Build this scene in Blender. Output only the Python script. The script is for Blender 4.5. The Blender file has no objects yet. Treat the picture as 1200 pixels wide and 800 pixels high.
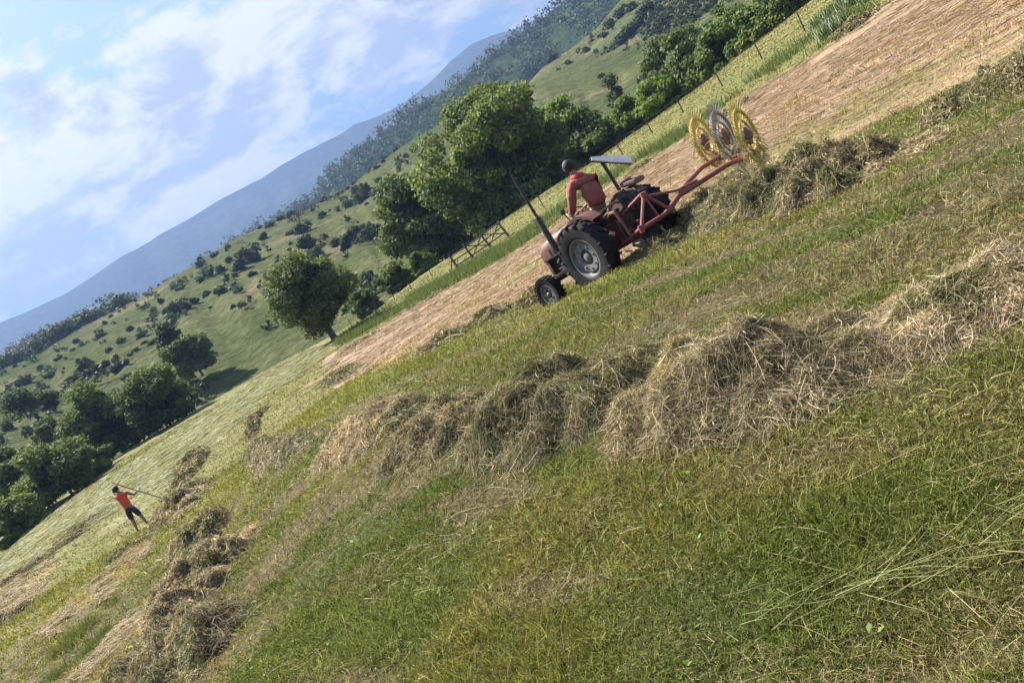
import bpy, bmesh, math, random
import numpy as np
from mathutils import Vector, Matrix, Euler, noise as mnoise

rnd = random.Random(7)
RNG = np.random.default_rng(7)
sc = bpy.context.scene
COL = sc.collection
R = math.radians

# ------------------------------------------------------------------ camera
EYE, PITCH, ROLL, FPX, VH = 1.6, math.atan(130/950), R(30), 950.0, -130
cp, sp = math.cos(PITCH), math.sin(PITCH)
RIGHT0, UP0, FWD = Vector((1, 0, 0)), Vector((0, sp, cp)), Vector((0, cp, -sp))
cx_ = RIGHT0*math.cos(ROLL) - UP0*math.sin(ROLL)
cy_ = RIGHT0*math.sin(ROLL) + UP0*math.cos(ROLL)
M = Matrix((cx_, cy_, -FWD)).transposed().to_4x4()
M.translation = (0, 0, EYE)
cam_d = bpy.data.cameras.new('camera')
cam = bpy.data.objects.new('camera', cam_d)
COL.objects.link(cam)
cam.matrix_world = M
cam_d.sensor_width = 36
cam_d.lens = 36*FPX/1200
cam_d.clip_start, cam_d.clip_end = 0.05, 20000
sc.camera = cam

# ------------------------------------------------------------------ light
SUN_AZ, SUN_EL = -46.0, 48.0        # azimuth from +Y (clockwise positive), elevation
sd = Vector((math.sin(R(SUN_AZ))*math.cos(R(SUN_EL)), math.cos(R(SUN_AZ))*math.cos(R(SUN_EL)), math.sin(R(SUN_EL))))
sun_d = bpy.data.lights.new('sun', 'SUN')
sun_d.energy, sun_d.angle, sun_d.color = 5.0, R(0.6), (1, .95, .86)
sun = bpy.data.objects.new('sun', sun_d)
COL.objects.link(sun)
sun.rotation_euler = sd.to_track_quat('Z', 'Y').to_euler()

world = bpy.data.worlds.new('World')
sc.world = world
world.use_nodes = True
SKY_STRENGTH = 0.082


def build_world():
    nt = world.node_tree
    N, L = nt.nodes, nt.links
    N.clear()
    out = N.new('ShaderNodeOutputWorld')
    bg = N.new('ShaderNodeBackground')
    bg.inputs[1].default_value = SKY_STRENGTH
    L.new(bg.outputs[0], out.inputs[0])
    sky = N.new('ShaderNodeTexSky')
    sky.sky_type = 'NISHITA'
    sky.sun_disc = False
    sky.sun_elevation = R(SUN_EL)
    sky.sun_rotation = R(SUN_AZ)
    sky.air_density, sky.dust_density, sky.ozone_density = 1.0, 1.6, 1.2
    tc = N.new('ShaderNodeTexCoord')
    sep = N.new('ShaderNodeSeparateXYZ')
    L.new(tc.outputs['Generated'], sep.inputs[0])

    def math_(op, a, b=None, c=None, clamp=False):
        n = N.new('ShaderNodeMath')
        n.operation = op
        n.use_clamp = clamp
        for i, v in enumerate((a, b, c)):
            if v is None:
                continue
            if isinstance(v, (int, float)):
                n.inputs[i].default_value = v
            else:
                L.new(v, n.inputs[i])
        return n.outputs[0]
    z = math_('MAXIMUM', sep.outputs[2], 0.02)
    # cloud deck seen in perspective: direction / (height + curve)
    zz = math_('ADD', z, 0.42)
    px, py = math_('DIVIDE', sep.outputs[0], zz), math_('DIVIDE', sep.outputs[1], zz)
    comb = N.new('ShaderNodeCombineXYZ')
    L.new(px, comb.inputs[0])
    L.new(py, comb.inputs[1])

    def nz(scale, det, rough, dist, off, sy=1.0):
        mp = N.new('ShaderNodeMapping')
        mp.inputs['Location'].default_value = off
        mp.inputs['Scale'].default_value = (1, sy, 1)
        L.new(comb.outputs[0], mp.inputs[0])
        n = N.new('ShaderNodeTexNoise')
        n.inputs['Scale'].default_value = scale
        n.inputs['Detail'].default_value = det
        n.inputs['Roughness'].default_value = rough
        n.inputs['Distortion'].default_value = dist
        L.new(mp.outputs[0], n.inputs['Vector'])
        return n.outputs[0]
    big = nz(2.3, 9, .58, .25, (3.1, 1.7, 0), 1.25)
    fine = nz(9.0, 10, .66, .3, (7.7, 4.2, 2), 1.15)

    def ramp(src, pts):
        r = N.new('ShaderNodeValToRGB')
        el = r.color_ramp.elements
        while len(el) < len(pts):
            el.new(.5)
        for e, (p, c) in zip(el, pts):
            e.position = p
            e.color = (c, c, c, 1)
        L.new(src, r.inputs[0])
        return r.outputs[0]
    # more cloud in the band of sky between 14 and 26 degrees, thinner overhead and low down
    band = ramp(z, [(0.0, .52), (.20, .53), (.27, .58), (.35, .56), (.42, .44), (.8, .42)])
    s = math_('ADD', math_('MULTIPLY', big, .60), math_('MULTIPLY', fine, .40))
    s = math_('ADD', s, math_('SUBTRACT', band, .5))
    cov = ramp(s, [(.47, 0), (.50, .42), (.525, .82), (.57, 1.0)])
    shade = ramp(nz(5.5, 9, .62, .3, (1.0, 9.0, 5), 1.2), [(.42, .0), (.56, 1.0)])
    ccol = N.new('ShaderNodeMix')
    ccol.data_type = 'RGBA'
    ccol.inputs['A'].default_value = (2.05, 2.25, 2.7, 1)
    ccol.inputs['B'].default_value = (3.85, 3.8, 3.85, 1)
    L.new(shade, ccol.inputs['Factor'])
    # low haze in the sky itself
    hz = N.new('ShaderNodeMix')
    hz.data_type = 'RGBA'
    hz.inputs['B'].default_value = (.95, 1.65, 2.65, 1)
    L.new(sky.outputs[0], hz.inputs['A'])
    L.new(ramp(z, [(.12, .95), (.22, .85), (.34, .7), (.5, .6)]), hz.inputs['Factor'])
    mx = N.new('ShaderNodeMix')
    mx.data_type = 'RGBA'
    L.new(cov, mx.inputs['Factor'])
    L.new(hz.outputs['Result'], mx.inputs['A'])
    L.new(ccol.outputs['Result'], mx.inputs['B'])
    L.new(mx.outputs['Result'], bg.inputs[0])


build_world()
sc.render.engine = 'CYCLES'
sc.view_settings.view_transform = 'Standard'
sc.view_settings.look = 'None'
sc.view_settings.exposure = 1.98
sc.view_settings.gamma = 1.0
sc.cycles.use_denoising = True
sc.cycles.max_bounces = 6
sc.cycles.diffuse_bounces = 3
sc.cycles.transmission_bounces = 3
sc.cycles.volume_bounces = 1
sc.cycles.use_adaptive_sampling = True
sc.cycles.adaptive_threshold = 0.02


# ------------------------------------------------------------------ pixel -> ray (used to read positions off the photograph)
def ray(px, py):
    dx, dy = px-600, py-400
    return (cx_*dx - cy_*dy + FWD*FPX)


def P(px, py, d):
    r = ray(px, py)
    return Vector((0, 0, EYE)) + r*(d/r.y)


# ------------------------------------------------------------------ numpy noise
def _hash(ix, iy, seed):
    h = (ix.astype(np.int64)*374761393 + iy.astype(np.int64)*668265263 + seed*982451653) & 0xffffffff
    h = ((h ^ (h >> 13))*1274126177) & 0xffffffff
    h = h ^ (h >> 16)
    return (h & 0xffff)/65535.0


def vnoise(x, y, seed=0):
    x = np.asarray(x, float)
    y = np.asarray(y, float)
    ix, iy = np.floor(x), np.floor(y)
    fx, fy = x-ix, y-iy
    fx, fy = fx*fx*(3-2*fx), fy*fy*(3-2*fy)
    a, b = _hash(ix, iy, seed), _hash(ix+1, iy, seed)
    c, d = _hash(ix, iy+1, seed), _hash(ix+1, iy+1, seed)
    return (a*(1-fx)+b*fx)*(1-fy) + (c*(1-fx)+d*fx)*fy


def fbm(x, y, seed=0, octaves=4):
    t, amp, tot = 0, .5, 0
    for k in range(octaves):
        t = t + amp*vnoise(np.asarray(x)*2**k+k*17.3, np.asarray(y)*2**k-k*9.1, seed+k)
        tot += amp
        amp *= .5
    return t/tot


def sstep(a, b, x):
    t = np.clip((x-a)/(b-a), 0, 1)
    return t*t*(3-2*t)


# ------------------------------------------------------------------ terrain: thin plate spline through measured points
CP = [(0, 0, 0), (-1.5, 0, -.1), (1.5, 0, .03), (0, -6, .1), (-8, -4, -.7), (8, -4, .3)]
for px, py, d in [(1200, 800, 1.95), (700, 800, 2.9), (400, 800, 4.5), (0, 800, 14), (0, 700, 28), (1200, 500, 2.95),
                  (880, 490, 4.4), (600, 530, 6.25), (500, 540, 7.7), (430, 530, 10), (330, 530, 15.5),
                  (200, 790, 8.5), (260, 640, 15), (220, 590, 24), (168, 621, 27), (220, 540, 36),
                  (690, 336, 15), (650, 357, 16.6), (950, 235, 10.5), (1190, 130, 8.5), (1200, 60, 13),
                  (780, 265, 18), (600, 345, 21), (375, 440, 40), (944, 38, 47), (509, 331, 66), (410, 385, 82),
                  (640, 248, 59), (1020, 0, 42), (933, 15, 64), (640, 225, 78), (502, 318, 88),
                  (230, 490, 75), (0, 655, 50), (60, 605, 60), (378, 408, 66), (160, 520, 90), (30, 632, 60)]:
    q = P(px, py, d)
    CP.append((q.x, q.y, q.z))
CP += [(44, 60, 5.5), (48, 40, 4.5), (30, 14, 1.4), (60, 80, 3), (40, 95, -3), (18, 108, -4), (-5, 115, -3), (-45, 120, .5), (-75, 90, -2),
       (-60, 50, -2.5), (-30, 14, -2.0), (-70, 20, -4)]
CP = np.array(CP, float)


def _phi(r2):
    return np.where(r2 > 1e-9, .5*r2*np.log(np.maximum(r2, 1e-9)), 0)


def _tps_fit():
    n = len(CP)
    d2 = ((CP[:, None, :2]-CP[None, :, :2])**2).sum(-1)
    A = np.zeros((n+3, n+3))
    A[:n, :n] = _phi(d2) + np.eye(n)*.6
    A[:n, n] = 1
    A[:n, n+1:] = CP[:, :2]
    A[n:, :n] = A[:n, n:].T
    return np.linalg.solve(A, np.concatenate([CP[:, 2], [0, 0, 0]]))


TPS = _tps_fit()


def ground(x, y, rough=True):
    x = np.atleast_1d(np.asarray(x, float))
    y = np.atleast_1d(np.asarray(y, float))
    n = len(CP)
    z = TPS[n] + TPS[n+1]*x + TPS[n+2]*y
    for k in range(n):
        z = z + TPS[k]*_phi((x-CP[k, 0])**2 + (y-CP[k, 1])**2)
    r = np.hypot(x, y)
    w = sstep(95, 165, r)
    w = np.maximum(w, sstep(8, 40, -y))
    w = np.maximum(w, sstep(55, 110, np.abs(x)))
    z = z*(1-w) + (-9)*w
    if rough:
        amp = sstep(0, 3, r)
        z = z + amp*((fbm(x*.9, y*.9, 3)-.5)*.10 + (fbm(x*.22, y*.22, 5)-.5)*.22)
        z = z + (fbm(x*5, y*5, 11, 3)-.5)*.035
    return z


def gz(x, y):
    return float(ground(x, y)[0])


def hit(px, py, dmax=140):
    """where the line of sight through a photo pixel meets the field"""
    r = ray(px, py)
    d = np.geomspace(1.0, dmax, 700)
    X, Y, Z = r.x/r.y*d, d, EYE + r.z/r.y*d
    g = ground(X, Y, False)
    i = np.argmax(Z < g)
    if not (Z < g).any():
        i = np.argmin(Z-g)
    return float(X[i]), float(Y[i])


# ------------------------------------------------------------------ helpers
def tag(o, label=None, cat=None, group=None, kind=None):
    if label:
        o['label'] = label
    if cat:
        o['category'] = cat
    if group:
        o['group'] = group
    if kind:
        o['kind'] = kind
    return o


def empty(name, loc=(0, 0, 0), rz=0):
    o = bpy.data.objects.new(name, None)
    o.empty_display_size = .2
    COL.objects.link(o)
    o.location = loc
    o.rotation_euler = (0, 0, rz)
    return o


def link(name, me, mat=None, parent=None, smooth=False):
    o = bpy.data.objects.new(name, me)
    COL.objects.link(o)
    if mat:
        me.materials.append(mat)
    if parent:
        o.parent = parent
    if smooth:
        me.polygons.foreach_set('use_smooth', [True]*len(me.polygons))
    return o


def mesh_np(name, V, F, mat=None, parent=None, col=None, attrs=None, smooth=False):
    """V (n,3), F (m,3|4) arrays, optional per-vertex colour and float attributes"""
    me = bpy.data.meshes.new(name)
    V = np.ascontiguousarray(V, np.float32)
    F = np.ascontiguousarray(F, np.int32)
    m, k = F.shape
    me.vertices.add(len(V))
    me.vertices.foreach_set('co', V.ravel())
    me.loops.add(m*k)
    me.loops.foreach_set('vertex_index', F.ravel())
    me.polygons.add(m)
    me.polygons.foreach_set('loop_start', np.arange(0, m*k, k, dtype=np.int32))
    me.polygons.foreach_set('loop_total', np.full(m, k, np.int32))
    me.update(calc_edges=True)
    if col is not None:
        a = me.attributes.new('col', 'FLOAT_COLOR', 'POINT')
        c = np.ones((len(V), 4), np.float32)
        c[:, :3] = col
        a.data.foreach_set('color', c.ravel())
    for nme, arr in (attrs or {}).items():
        a = me.attributes.new(nme, 'FLOAT', 'POINT')
        a.data.foreach_set('value', np.asarray(arr, np.float32))
    return link(name, me, mat, parent, smooth)


class MB:
    """collects shapes into one mesh"""

    def __init__(s):
        s.bm = bmesh.new()

    def box(s, c, size, rot=None, bev=0.0, taper=None):
        r = bmesh.ops.create_cube(s.bm, size=1)
        vs = r['verts']
        for v in vs:
            if taper and v.co.x > 0:
                v.co.y *= taper[0]
                v.co.z *= taper[1]
            v.co = Vector((v.co.x*size[0], v.co.y*size[1], v.co.z*size[2]))
        if bev:
            es = list({e for v in vs for e in v.link_edges})
            b = bmesh.ops.bevel(s.bm, geom=es, offset=bev, segments=2, affect='EDGES', profile=.6)
            vs = list({v for f in b['faces'] for v in f.verts} | {v for v in vs if v.is_valid})
        m = Matrix.Translation(Vector(c)) @ (rot.to_matrix().to_4x4() if rot else Matrix())
        bmesh.ops.transform(s.bm, matrix=m, verts=vs)
        return s

    def tube(s, pts, rad, seg=8, cap=True):
        pts = [Vector(p) for p in pts]
        rads = rad if isinstance(rad, (list, tuple)) else [rad]*len(pts)
        rings = []
        up = None
        for i, p in enumerate(pts):
            d = (pts[min(i+1, len(pts)-1)]-pts[max(i-1, 0)]).normalized()
            if up is None:
                up = d.orthogonal().normalized()
            x = (up - d*up.dot(d))
            x = x.normalized() if x.length > 1e-6 else d.orthogonal().normalized()
            up = x
            y = d.cross(x)
            rings.append([s.bm.verts.new(p + (x*math.cos(a)+y*math.sin(a))*rads[i])
                          for a in (2*math.pi*k/seg for k in range(seg))])
        for a, b in zip(rings, rings[1:]):
            for k in range(seg):
                s.bm.faces.new((a[k], a[(k+1) % seg], b[(k+1) % seg], b[k]))
        if cap:
            s.bm.faces.new(rings[0][::-1])
            s.bm.faces.new(rings[-1])
        return s

    def lathe(s, prof, seg=32, axis='y', c=(0, 0, 0), closed=False):
        """prof: (radius, along axis)"""
        c = Vector(c)
        rings = []
        for r, a in prof:
            ring = []
            for k in range(seg):
                t = 2*math.pi*k/seg
                if axis == 'y':
                    q = Vector((r*math.cos(t), a, r*math.sin(t)))
                elif axis == 'x':
                    q = Vector((a, r*math.cos(t), r*math.sin(t)))
                else:
                    q = Vector((r*math.cos(t), r*math.sin(t), a))
                ring.append(s.bm.verts.new(c+q))
            rings.append(ring)
        prs = list(zip(rings, rings[1:])) + ([(rings[-1], rings[0])] if closed else [])
        for a, b in prs:
            for k in range(seg):
                s.bm.faces.new((a[k], a[(k+1) % seg], b[(k+1) % seg], b[k]))
        if not closed:
            s.bm.faces.new(rings[0][::-1])
            s.bm.faces.new(rings[-1])
        return s

    def loft(s, rings, cap=True):
        rr = [[s.bm.verts.new(Vector(p)) for p in ring] for ring in rings]
        n = len(rr[0])
        for a, b in zip(rr, rr[1:]):
            for k in range(n):
                s.bm.faces.new((a[k], a[(k+1) % n], b[(k+1) % n], b[k]))
        if cap:
            s.bm.faces.new(rr[0][::-1])
            s.bm.faces.new(rr[-1])
        return s

    def build(s, name, mat=None, parent=None, smooth=True, angle=40):
        bmesh.ops.recalc_face_normals(s.bm, faces=s.bm.faces)
        me = bpy.data.meshes.new(name)
        if smooth:
            for f in s.bm.faces:
                f.smooth = True
            for e in s.bm.edges:
                if len(e.link_faces) == 2 and e.calc_face_angle(0) > R(angle):
                    e.smooth = False
        s.bm.to_mesh(me)
        s.bm.free()
        return link(name, me, mat, parent)


# ------------------------------------------------------------------ materials
def new_mat(name):
    m = bpy.data.materials.new(name)
    m.use_nodes = True
    nt = m.node_tree
    return m, nt, nt.nodes, nt.links, nt.nodes['Principled BSDF']


def simple(name, c1, c2=None, scale=8, rough=.6, metal=0, bump=0, c3=None, det=5, spec=.4):
    """noise-mottled paint / rubber / cloth; c3 = worn or dusty patches"""
    m, nt, N, L, b = new_mat(name)
    b.inputs['Roughness'].default_value = rough
    b.inputs['Metallic'].default_value = metal
    b.inputs['Specular IOR Level'].default_value = spec
    tc = N.new('ShaderNodeTexCoord')
    n = N.new('ShaderNodeTexNoise')
    n.inputs['Scale'].default_value = scale
    n.inputs['Detail'].default_value = det
    n.inputs['Roughness'].default_value = .65
    L.new(tc.outputs['Object'], n.inputs['Vector'])
    r = N.new('ShaderNodeValToRGB')
    e = r.color_ramp.elements
    c2 = c2 or tuple(x*.7 for x in c1)
    e[0].position, e[0].color = .38, (*c1, 1)
    e[1].position, e[1].color = .62, (*c2, 1)
    if c3:
        x = e.new(.68)
        x.color = (*c3, 1)
    L.new(n.outputs[0], r.inputs[0])
    L.new(r.outputs[0], b.inputs['Base Color'])
    if bump:
        bp = N.new('ShaderNodeBump')
        bp.inputs['Strength'].default_value = bump
        bp.inputs['Distance'].default_value = .02
        L.new(n.outputs[0], bp.inputs['Height'])
        L.new(bp.outputs[0], b.inputs['Normal'])
    return m


def leafy(name, trans=.35, rough=.7, gain=1.0, spec=.25):
    """colour per blade / leaf comes from the mesh attribute 'col'; thin leaves let light through"""
    m, nt, N, L, b = new_mat(name)
    a = N.new('ShaderNodeAttribute')
    a.attribute_name = 'col'
    b.inputs['Roughness'].default_value = rough
    b.inputs['Specular IOR Level'].default_value = spec
    L.new(a.outputs['Color'], b.inputs['Base Color'])
    if trans:
        t = N.new('ShaderNodeBsdfTranslucent')
        g = N.new('ShaderNodeMix')
        g.data_type = 'RGBA'
        g.blend_type = 'MULTIPLY'
        g.inputs['Factor'].default_value = 1
        g.inputs['B'].default_value = (1.25*gain, 1.2*gain, .7*gain, 1)
        L.new(a.outputs['Color'], g.inputs['A'])
        L.new(g.outputs['Result'], t.inputs['Color'])
        mx = N.new('ShaderNodeMixShader')
        mx.inputs[0].default_value = trans
        L.new(b.outputs[0], mx.inputs[1])
        L.new(t.outputs[0], mx.inputs[2])
        L.new(mx.outputs[0], N['Material Output'].inputs[0])
    return m


MAT = {}
MAT['leaf'] = leafy('leaf', .38)
MAT['grass'] = leafy('grass_blade', .28)
MAT['straw'] = leafy('straw', .22, .75)
MAT['bark'] = simple('bark', (.07, .055, .04), (.12, .10, .08), 6, .9, bump=.6)
MAT['post_wood'] = simple('post_wood', (.055, .047, .04), (.11, .10, .085), 20, .9)
MAT['wire'] = simple('wire', (.12, .11, .10), (.2, .18, .16), 30, .6, .6)
MAT['red_paint'] = simple('red_paint', (.155, .062, .048), (.105, .05, .04), 7, .55, 0, .1, (.20, .125, .10))
MAT['red_dark'] = simple('red_paint_worn', (.13, .04, .032), (.07, .035, .03), 9, .65, 0, .15, (.16, .10, .08))
MAT['red_rake'] = simple('rake_red_paint', (.25, .068, .06), (.17, .058, .05), 6, .6, 0, .1, (.27, .17, .14))
MAT['rubber'] = simple('rubber', (.011, .011, .012), (.020, .019, .018), 5, .8, 0, .15, (.045, .04, .032), 5, .2)
MAT['rim_grey'] = simple('rim_grey', (.16, .16, .16), (.10, .097, .092), 7, .65, 0, .05, (.20, .16, .12))
MAT['iron'] = simple('iron', (.035, .032, .03), (.07, .055, .045), 12, .55, .4, .1, (.10, .06, .04))
MAT['grey_steel'] = simple('grey_steel', (.30, .29, .29), (.20, .18, .17), 10, .45, .6, .05)
MAT['black'] = simple('black_paint', (.02, .02, .022), (.04, .038, .036), 8, .5)
MAT['yellow'] = simple('yellow_paint', (.52, .40, .08), (.42, .32, .08), 6, .45, 0, .05, (.42, .32, .10))
MAT['pale_sheet'] = simple('pale_sheet', (.34, .33, .34), (.27, .265, .27), 4, .5, 0, .03)
MAT['rust'] = simple('rust', (.20, .12, .09), (.13, .075, .055), 10, .8, .1, .2, (.28, .18, .15))
MAT['skin'] = simple('skin', (.27, .14, .095), (.23, .115, .08), 12, .55)
MAT['hair'] = simple('hair', (.012, .011, .012), (.022, .02, .02), 30, .7, bump=.4)
MAT['hoodie'] = simple('hoodie', (.28, .085, .066), (.20, .062, .05), 9, .9, 0, .25)
MAT['collar'] = simple('hood_cloth', (.52, .05, .05), (.44, .04, .04), 9, .9, 0, .2)
MAT['orange'] = simple('orange_cloth', (.60, .085, .035), (.50, .07, .03), 8, .9, 0, .2)
MAT['navy'] = simple('navy_cloth', (.018, .024, .05), (.028, .033, .06), 8, .9, 0, .2)
MAT['jeans'] = simple('jeans', (.04, .045, .06), (.06, .06, .075), 8, .9, 0, .2)
MAT['shoe'] = simple('shoe', (.03, .028, .026), (.06, .05, .045), 8, .8)
MAT['handle_wood'] = simple('handle_wood', (.26, .19, .12), (.2, .14, .09), 14, .7)
MAT['seat_vinyl'] = simple('seat_vinyl', (.05, .045, .042), (.09, .08, .075), 8, .6)

# ------------------------------------------------------------------ zones of the field (outlines on the ground)
def outline(px):
    return np.array([hit(*p) for p in px])


TAN = outline([(372, 444), (400, 408), (440, 388), (500, 352), (560, 320), (610, 293), (650, 264), (700, 228), (745, 200), (800, 166),
               (870, 116), (930, 80), (985, 45), (1040, 5), (1100, -35), (1300, -120), (1300, 0), (1200, 58), (1130, 90),
               (1040, 135), (960, 185), (900, 220), (830, 255), (790, 275), (740, 305), (690, 330), (655, 340), (615, 350),
               (570, 378), (500, 408), (440, 432), (400, 444)])
PALE = outline([(-80, 700), (0, 655), (60, 605), (140, 553), (228, 495), (300, 440), (360, 402), (388, 414), (345, 445), (305, 470), (268, 505),
                (225, 545), (180, 585), (110, 615), (40, 660), (-80, 730)])
TANL = [outline([(45, 745), (100, 690), (165, 638), (180, 648), (130, 700), (60, 752)]),
        outline([(75, 805), (150, 725), (190, 685), (205, 700), (150, 762), (110, 812)]),
        outline([(-10, 700), (50, 655), (75, 660), (40, 700), (-10, 745)])]
VERGE = outline([(385, 415), (440, 380), (500, 344), (560, 312), (610, 285), (650, 256), (700, 220), (745, 193), (800, 158), (870, 106),
                 (930, 70), (985, 35), (1040, -8), (1020, -25), (960, 18), (900, 62), (850, 96), (760, 158), (700, 200), (640, 245), (590, 278),
                 (520, 318), (450, 358), (395, 395)])


def inpoly(x, y, poly):
    r = np.zeros(len(x), bool)
    n = len(poly)
    j = n-1
    for i in range(n):
        xi, yi = poly[i]
        xj, yj = poly[j]
        c = ((yi > y) != (yj > y)) & (x < (xj-xi)*(y-yi)/((yj-yi) if abs(yj-yi) > 1e-9 else 1e-9)+xi)
        r ^= c
        j = i
    return r


def zones(x, y):
    d = np.hypot(x, y)
    jx = x + (fbm(x*.8, y*.8, 21)-.5)*.08*d + (fbm(x*.15, y*.15, 25)-.5)*.05*d
    jy = y + (fbm(x*.8+9, y*.8, 22)-.5)*.20*d + (fbm(x*.15+5, y*.15, 26)-.5)*.14*d
    t = inpoly(jx, jy, TAN).astype(float)
    p = inpoly(jx, jy, PALE).astype(float)
    tl = np.zeros(len(x))
    for q in TANL:
        tl = np.maximum(tl, inpoly(jx, jy, q))
    v = inpoly(jx, jy, VERGE)*(1-t)
    return t, p, tl, v


# u runs along the mowing lines (parallel to the fence), w across them
MW = (math.cos(R(-42)), math.sin(R(-42)))


def field_colour(x, y, jitter=None):
    x = np.asarray(x, float)
    y = np.asarray(y, float)
    t, p, tl, v = zones(x, y)
    u, w = x*MW[0]+y*MW[1], -x*MW[1]+y*MW[0]
    big = fbm(u*.25, w*.55, 31, 4)
    mid = fbm(u*.7, w*1.6, 33, 4)
    row = fbm(u*.10, w*1.1, 36, 3)
    A = lambda c: np.array(c)[None, :]
    S = lambda a: np.clip(a, 0, 1)[:, None]
    c = A((.088, .096, .028)) + 0*x[:, None]
    c = c + (A((.150, .128, .048))-c)*S((big-.42)*4)                # yellowing
    c = c + (A((.060, .098, .020))-c)*S((fbm(x*.45, y*.45, 41)-.55)*6)*.6  # lush clover patches
    c = c + (A((.145, .118, .070))-c)*S((mid*.6+row*.4-.51)*9)*.8     # dry thatch showing
    # sun bleached band towards the tractor
    far = sstep(8, 22, y)*(1-t)
    c = c + (A((.185, .172, .055))-c)*(far*.6)[:, None]
    hill = sstep(70, 110, np.hypot(x, y))
    c = c + (A((.095, .115, .035))-c)*(hill*.6)[:, None]
    st = fbm(u*.35, w*3.0, 51, 4)
    tan = A((.262, .182, .118))*(.55+.90*st)[:, None]
    tan = tan + (A((.16, .15, .05))-tan)*S((fbm(u*.18, w*.9, 52)-.54)*7)*.7
    c = c + (tan-c)*t[:, None]
    wave = fbm(u*1.6, w*.35, 53, 3)
    pal = A((.245, .235, .115))*(.62+.7*wave)[:, None]
    pal = pal + (A((.12, .125, .04))-pal)*S((fbm(u*.12, w*.5, 54)-.52)*6)*.7
    c = c + (pal-c)*(p*.9)[:, None]
    c = c + (A((.30, .21, .13))*(.7+.6*st)[:, None]-c)*(tl*.5)[:, None]
    c = c + (A((.135, .138, .046))-c)*(v*.7)[:, None]
    return np.maximum(c, .004), t, p


def build_ground():
    az = np.concatenate([np.linspace(-180, -58, 40, endpoint=False), np.linspace(-58, 58, 560, endpoint=False), np.linspace(58, 180, 40, endpoint=False)])
    rr = np.concatenate([[0.02, .2, .4, .6], np.geomspace(.8, 150, 420), np.geomspace(158, 5200, 40)])
    A_, R_ = np.meshgrid(np.radians(az), rr)
    X, Y = (R_*np.sin(A_)).ravel(), (R_*np.cos(A_)).ravel()
    Z = ground(X, Y)
    c, t, p = field_colour(X, Y)
    thatch = np.array((.060, .048, .026))[None, :]*(.6+.8*fbm(X*6, Y*6, 88, 3))[:, None]
    c = c + (thatch-c)*(.62*(1-sstep(14, 34, np.hypot(X, Y)))*(1-t))[:, None]   # bare thatch shows between the blades
    na, nr = len(az), len(rr)
    i = np.arange(nr-1)[:, None]*na
    j = np.arange(na)[None, :]
    F = np.stack([i+j, i+(j+1) % na, i+na+(j+1) % na, i+na+j], -1).reshape(-1, 4)[:, ::-1]
    m, nt, N, L, b = new_mat('field')
    b.inputs['Roughness'].default_value = .95
    b.inputs['Specular IOR Level'].default_value = .1
    a = N.new('ShaderNodeAttribute')
    a.attribute_name = 'col'
    tc = N.new('ShaderNodeTexCoord')
    mp = N.new('ShaderNodeMapping')
    mp.inputs['Rotation'].default_value = (0, 0, R(42))
    L.new(tc.outputs['Object'], mp.inputs[0])
    mp2 = N.new('ShaderNodeMapping')
    mp2.inputs['Scale'].default_value = (.22, 1.5, 1)
    L.new(mp.outputs[0], mp2.inputs[0])

    def nz(vec, sc_, det, ro):
        n = N.new('ShaderNodeTexNoise')
        n.inputs['Scale'].default_value = sc_
        n.inputs['Detail'].default_value = det
        n.inputs['Roughness'].default_value = ro
        L.new(vec, n.inputs['Vector'])
        return n.outputs[0]
    n1 = nz(mp2.outputs[0], 3.2, 8, .7)      # mowing streaks
    n2 = nz(tc.outputs['Object'], 26, 6, .75)  # tufts
    mul = N.new('ShaderNodeMath')
    mul.operation = 'MULTIPLY_ADD'
    mul.inputs[1].default_value = .55
    L.new(n1, mul.inputs[0])
    m2 = N.new('ShaderNodeMath')
    m2.operation = 'MULTIPLY'
    m2.inputs[1].default_value = .45
    L.new(n2, m2.inputs[0])
    L.new(m2.outputs[0], mul.inputs[2])
    r = N.new('ShaderNodeMapRange')
    r.inputs['From Min'].default_value = .36
    r.inputs['From Max'].default_value = .64
    r.inputs['To Min'].default_value = .45
    r.inputs['To Max'].default_value = 1.5
    L.new(mul.outputs[0], r.inputs[0])
    mx = N.new('ShaderNodeVectorMath')
    mx.operation = 'SCALE'
    L.new(a.outputs['Color'], mx.inputs[0])
    L.new(r.outputs[0], mx.inputs['Scale'])
    L.new(mx.outputs[0], b.inputs['Base Color'])
    bp = N.new('ShaderNodeBump')
    bp.inputs['Strength'].default_value = .9
    bp.inputs['Distance'].default_value = .08
    L.new(mul.outputs[0], bp.inputs['Height'])
    L.new(bp.outputs[0], b.inputs['Normal'])
    o = mesh_np('field', np.stack([X, Y, Z], -1), F, m, col=c, smooth=True)
    tag(o, kind='structure')


build_ground()


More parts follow.
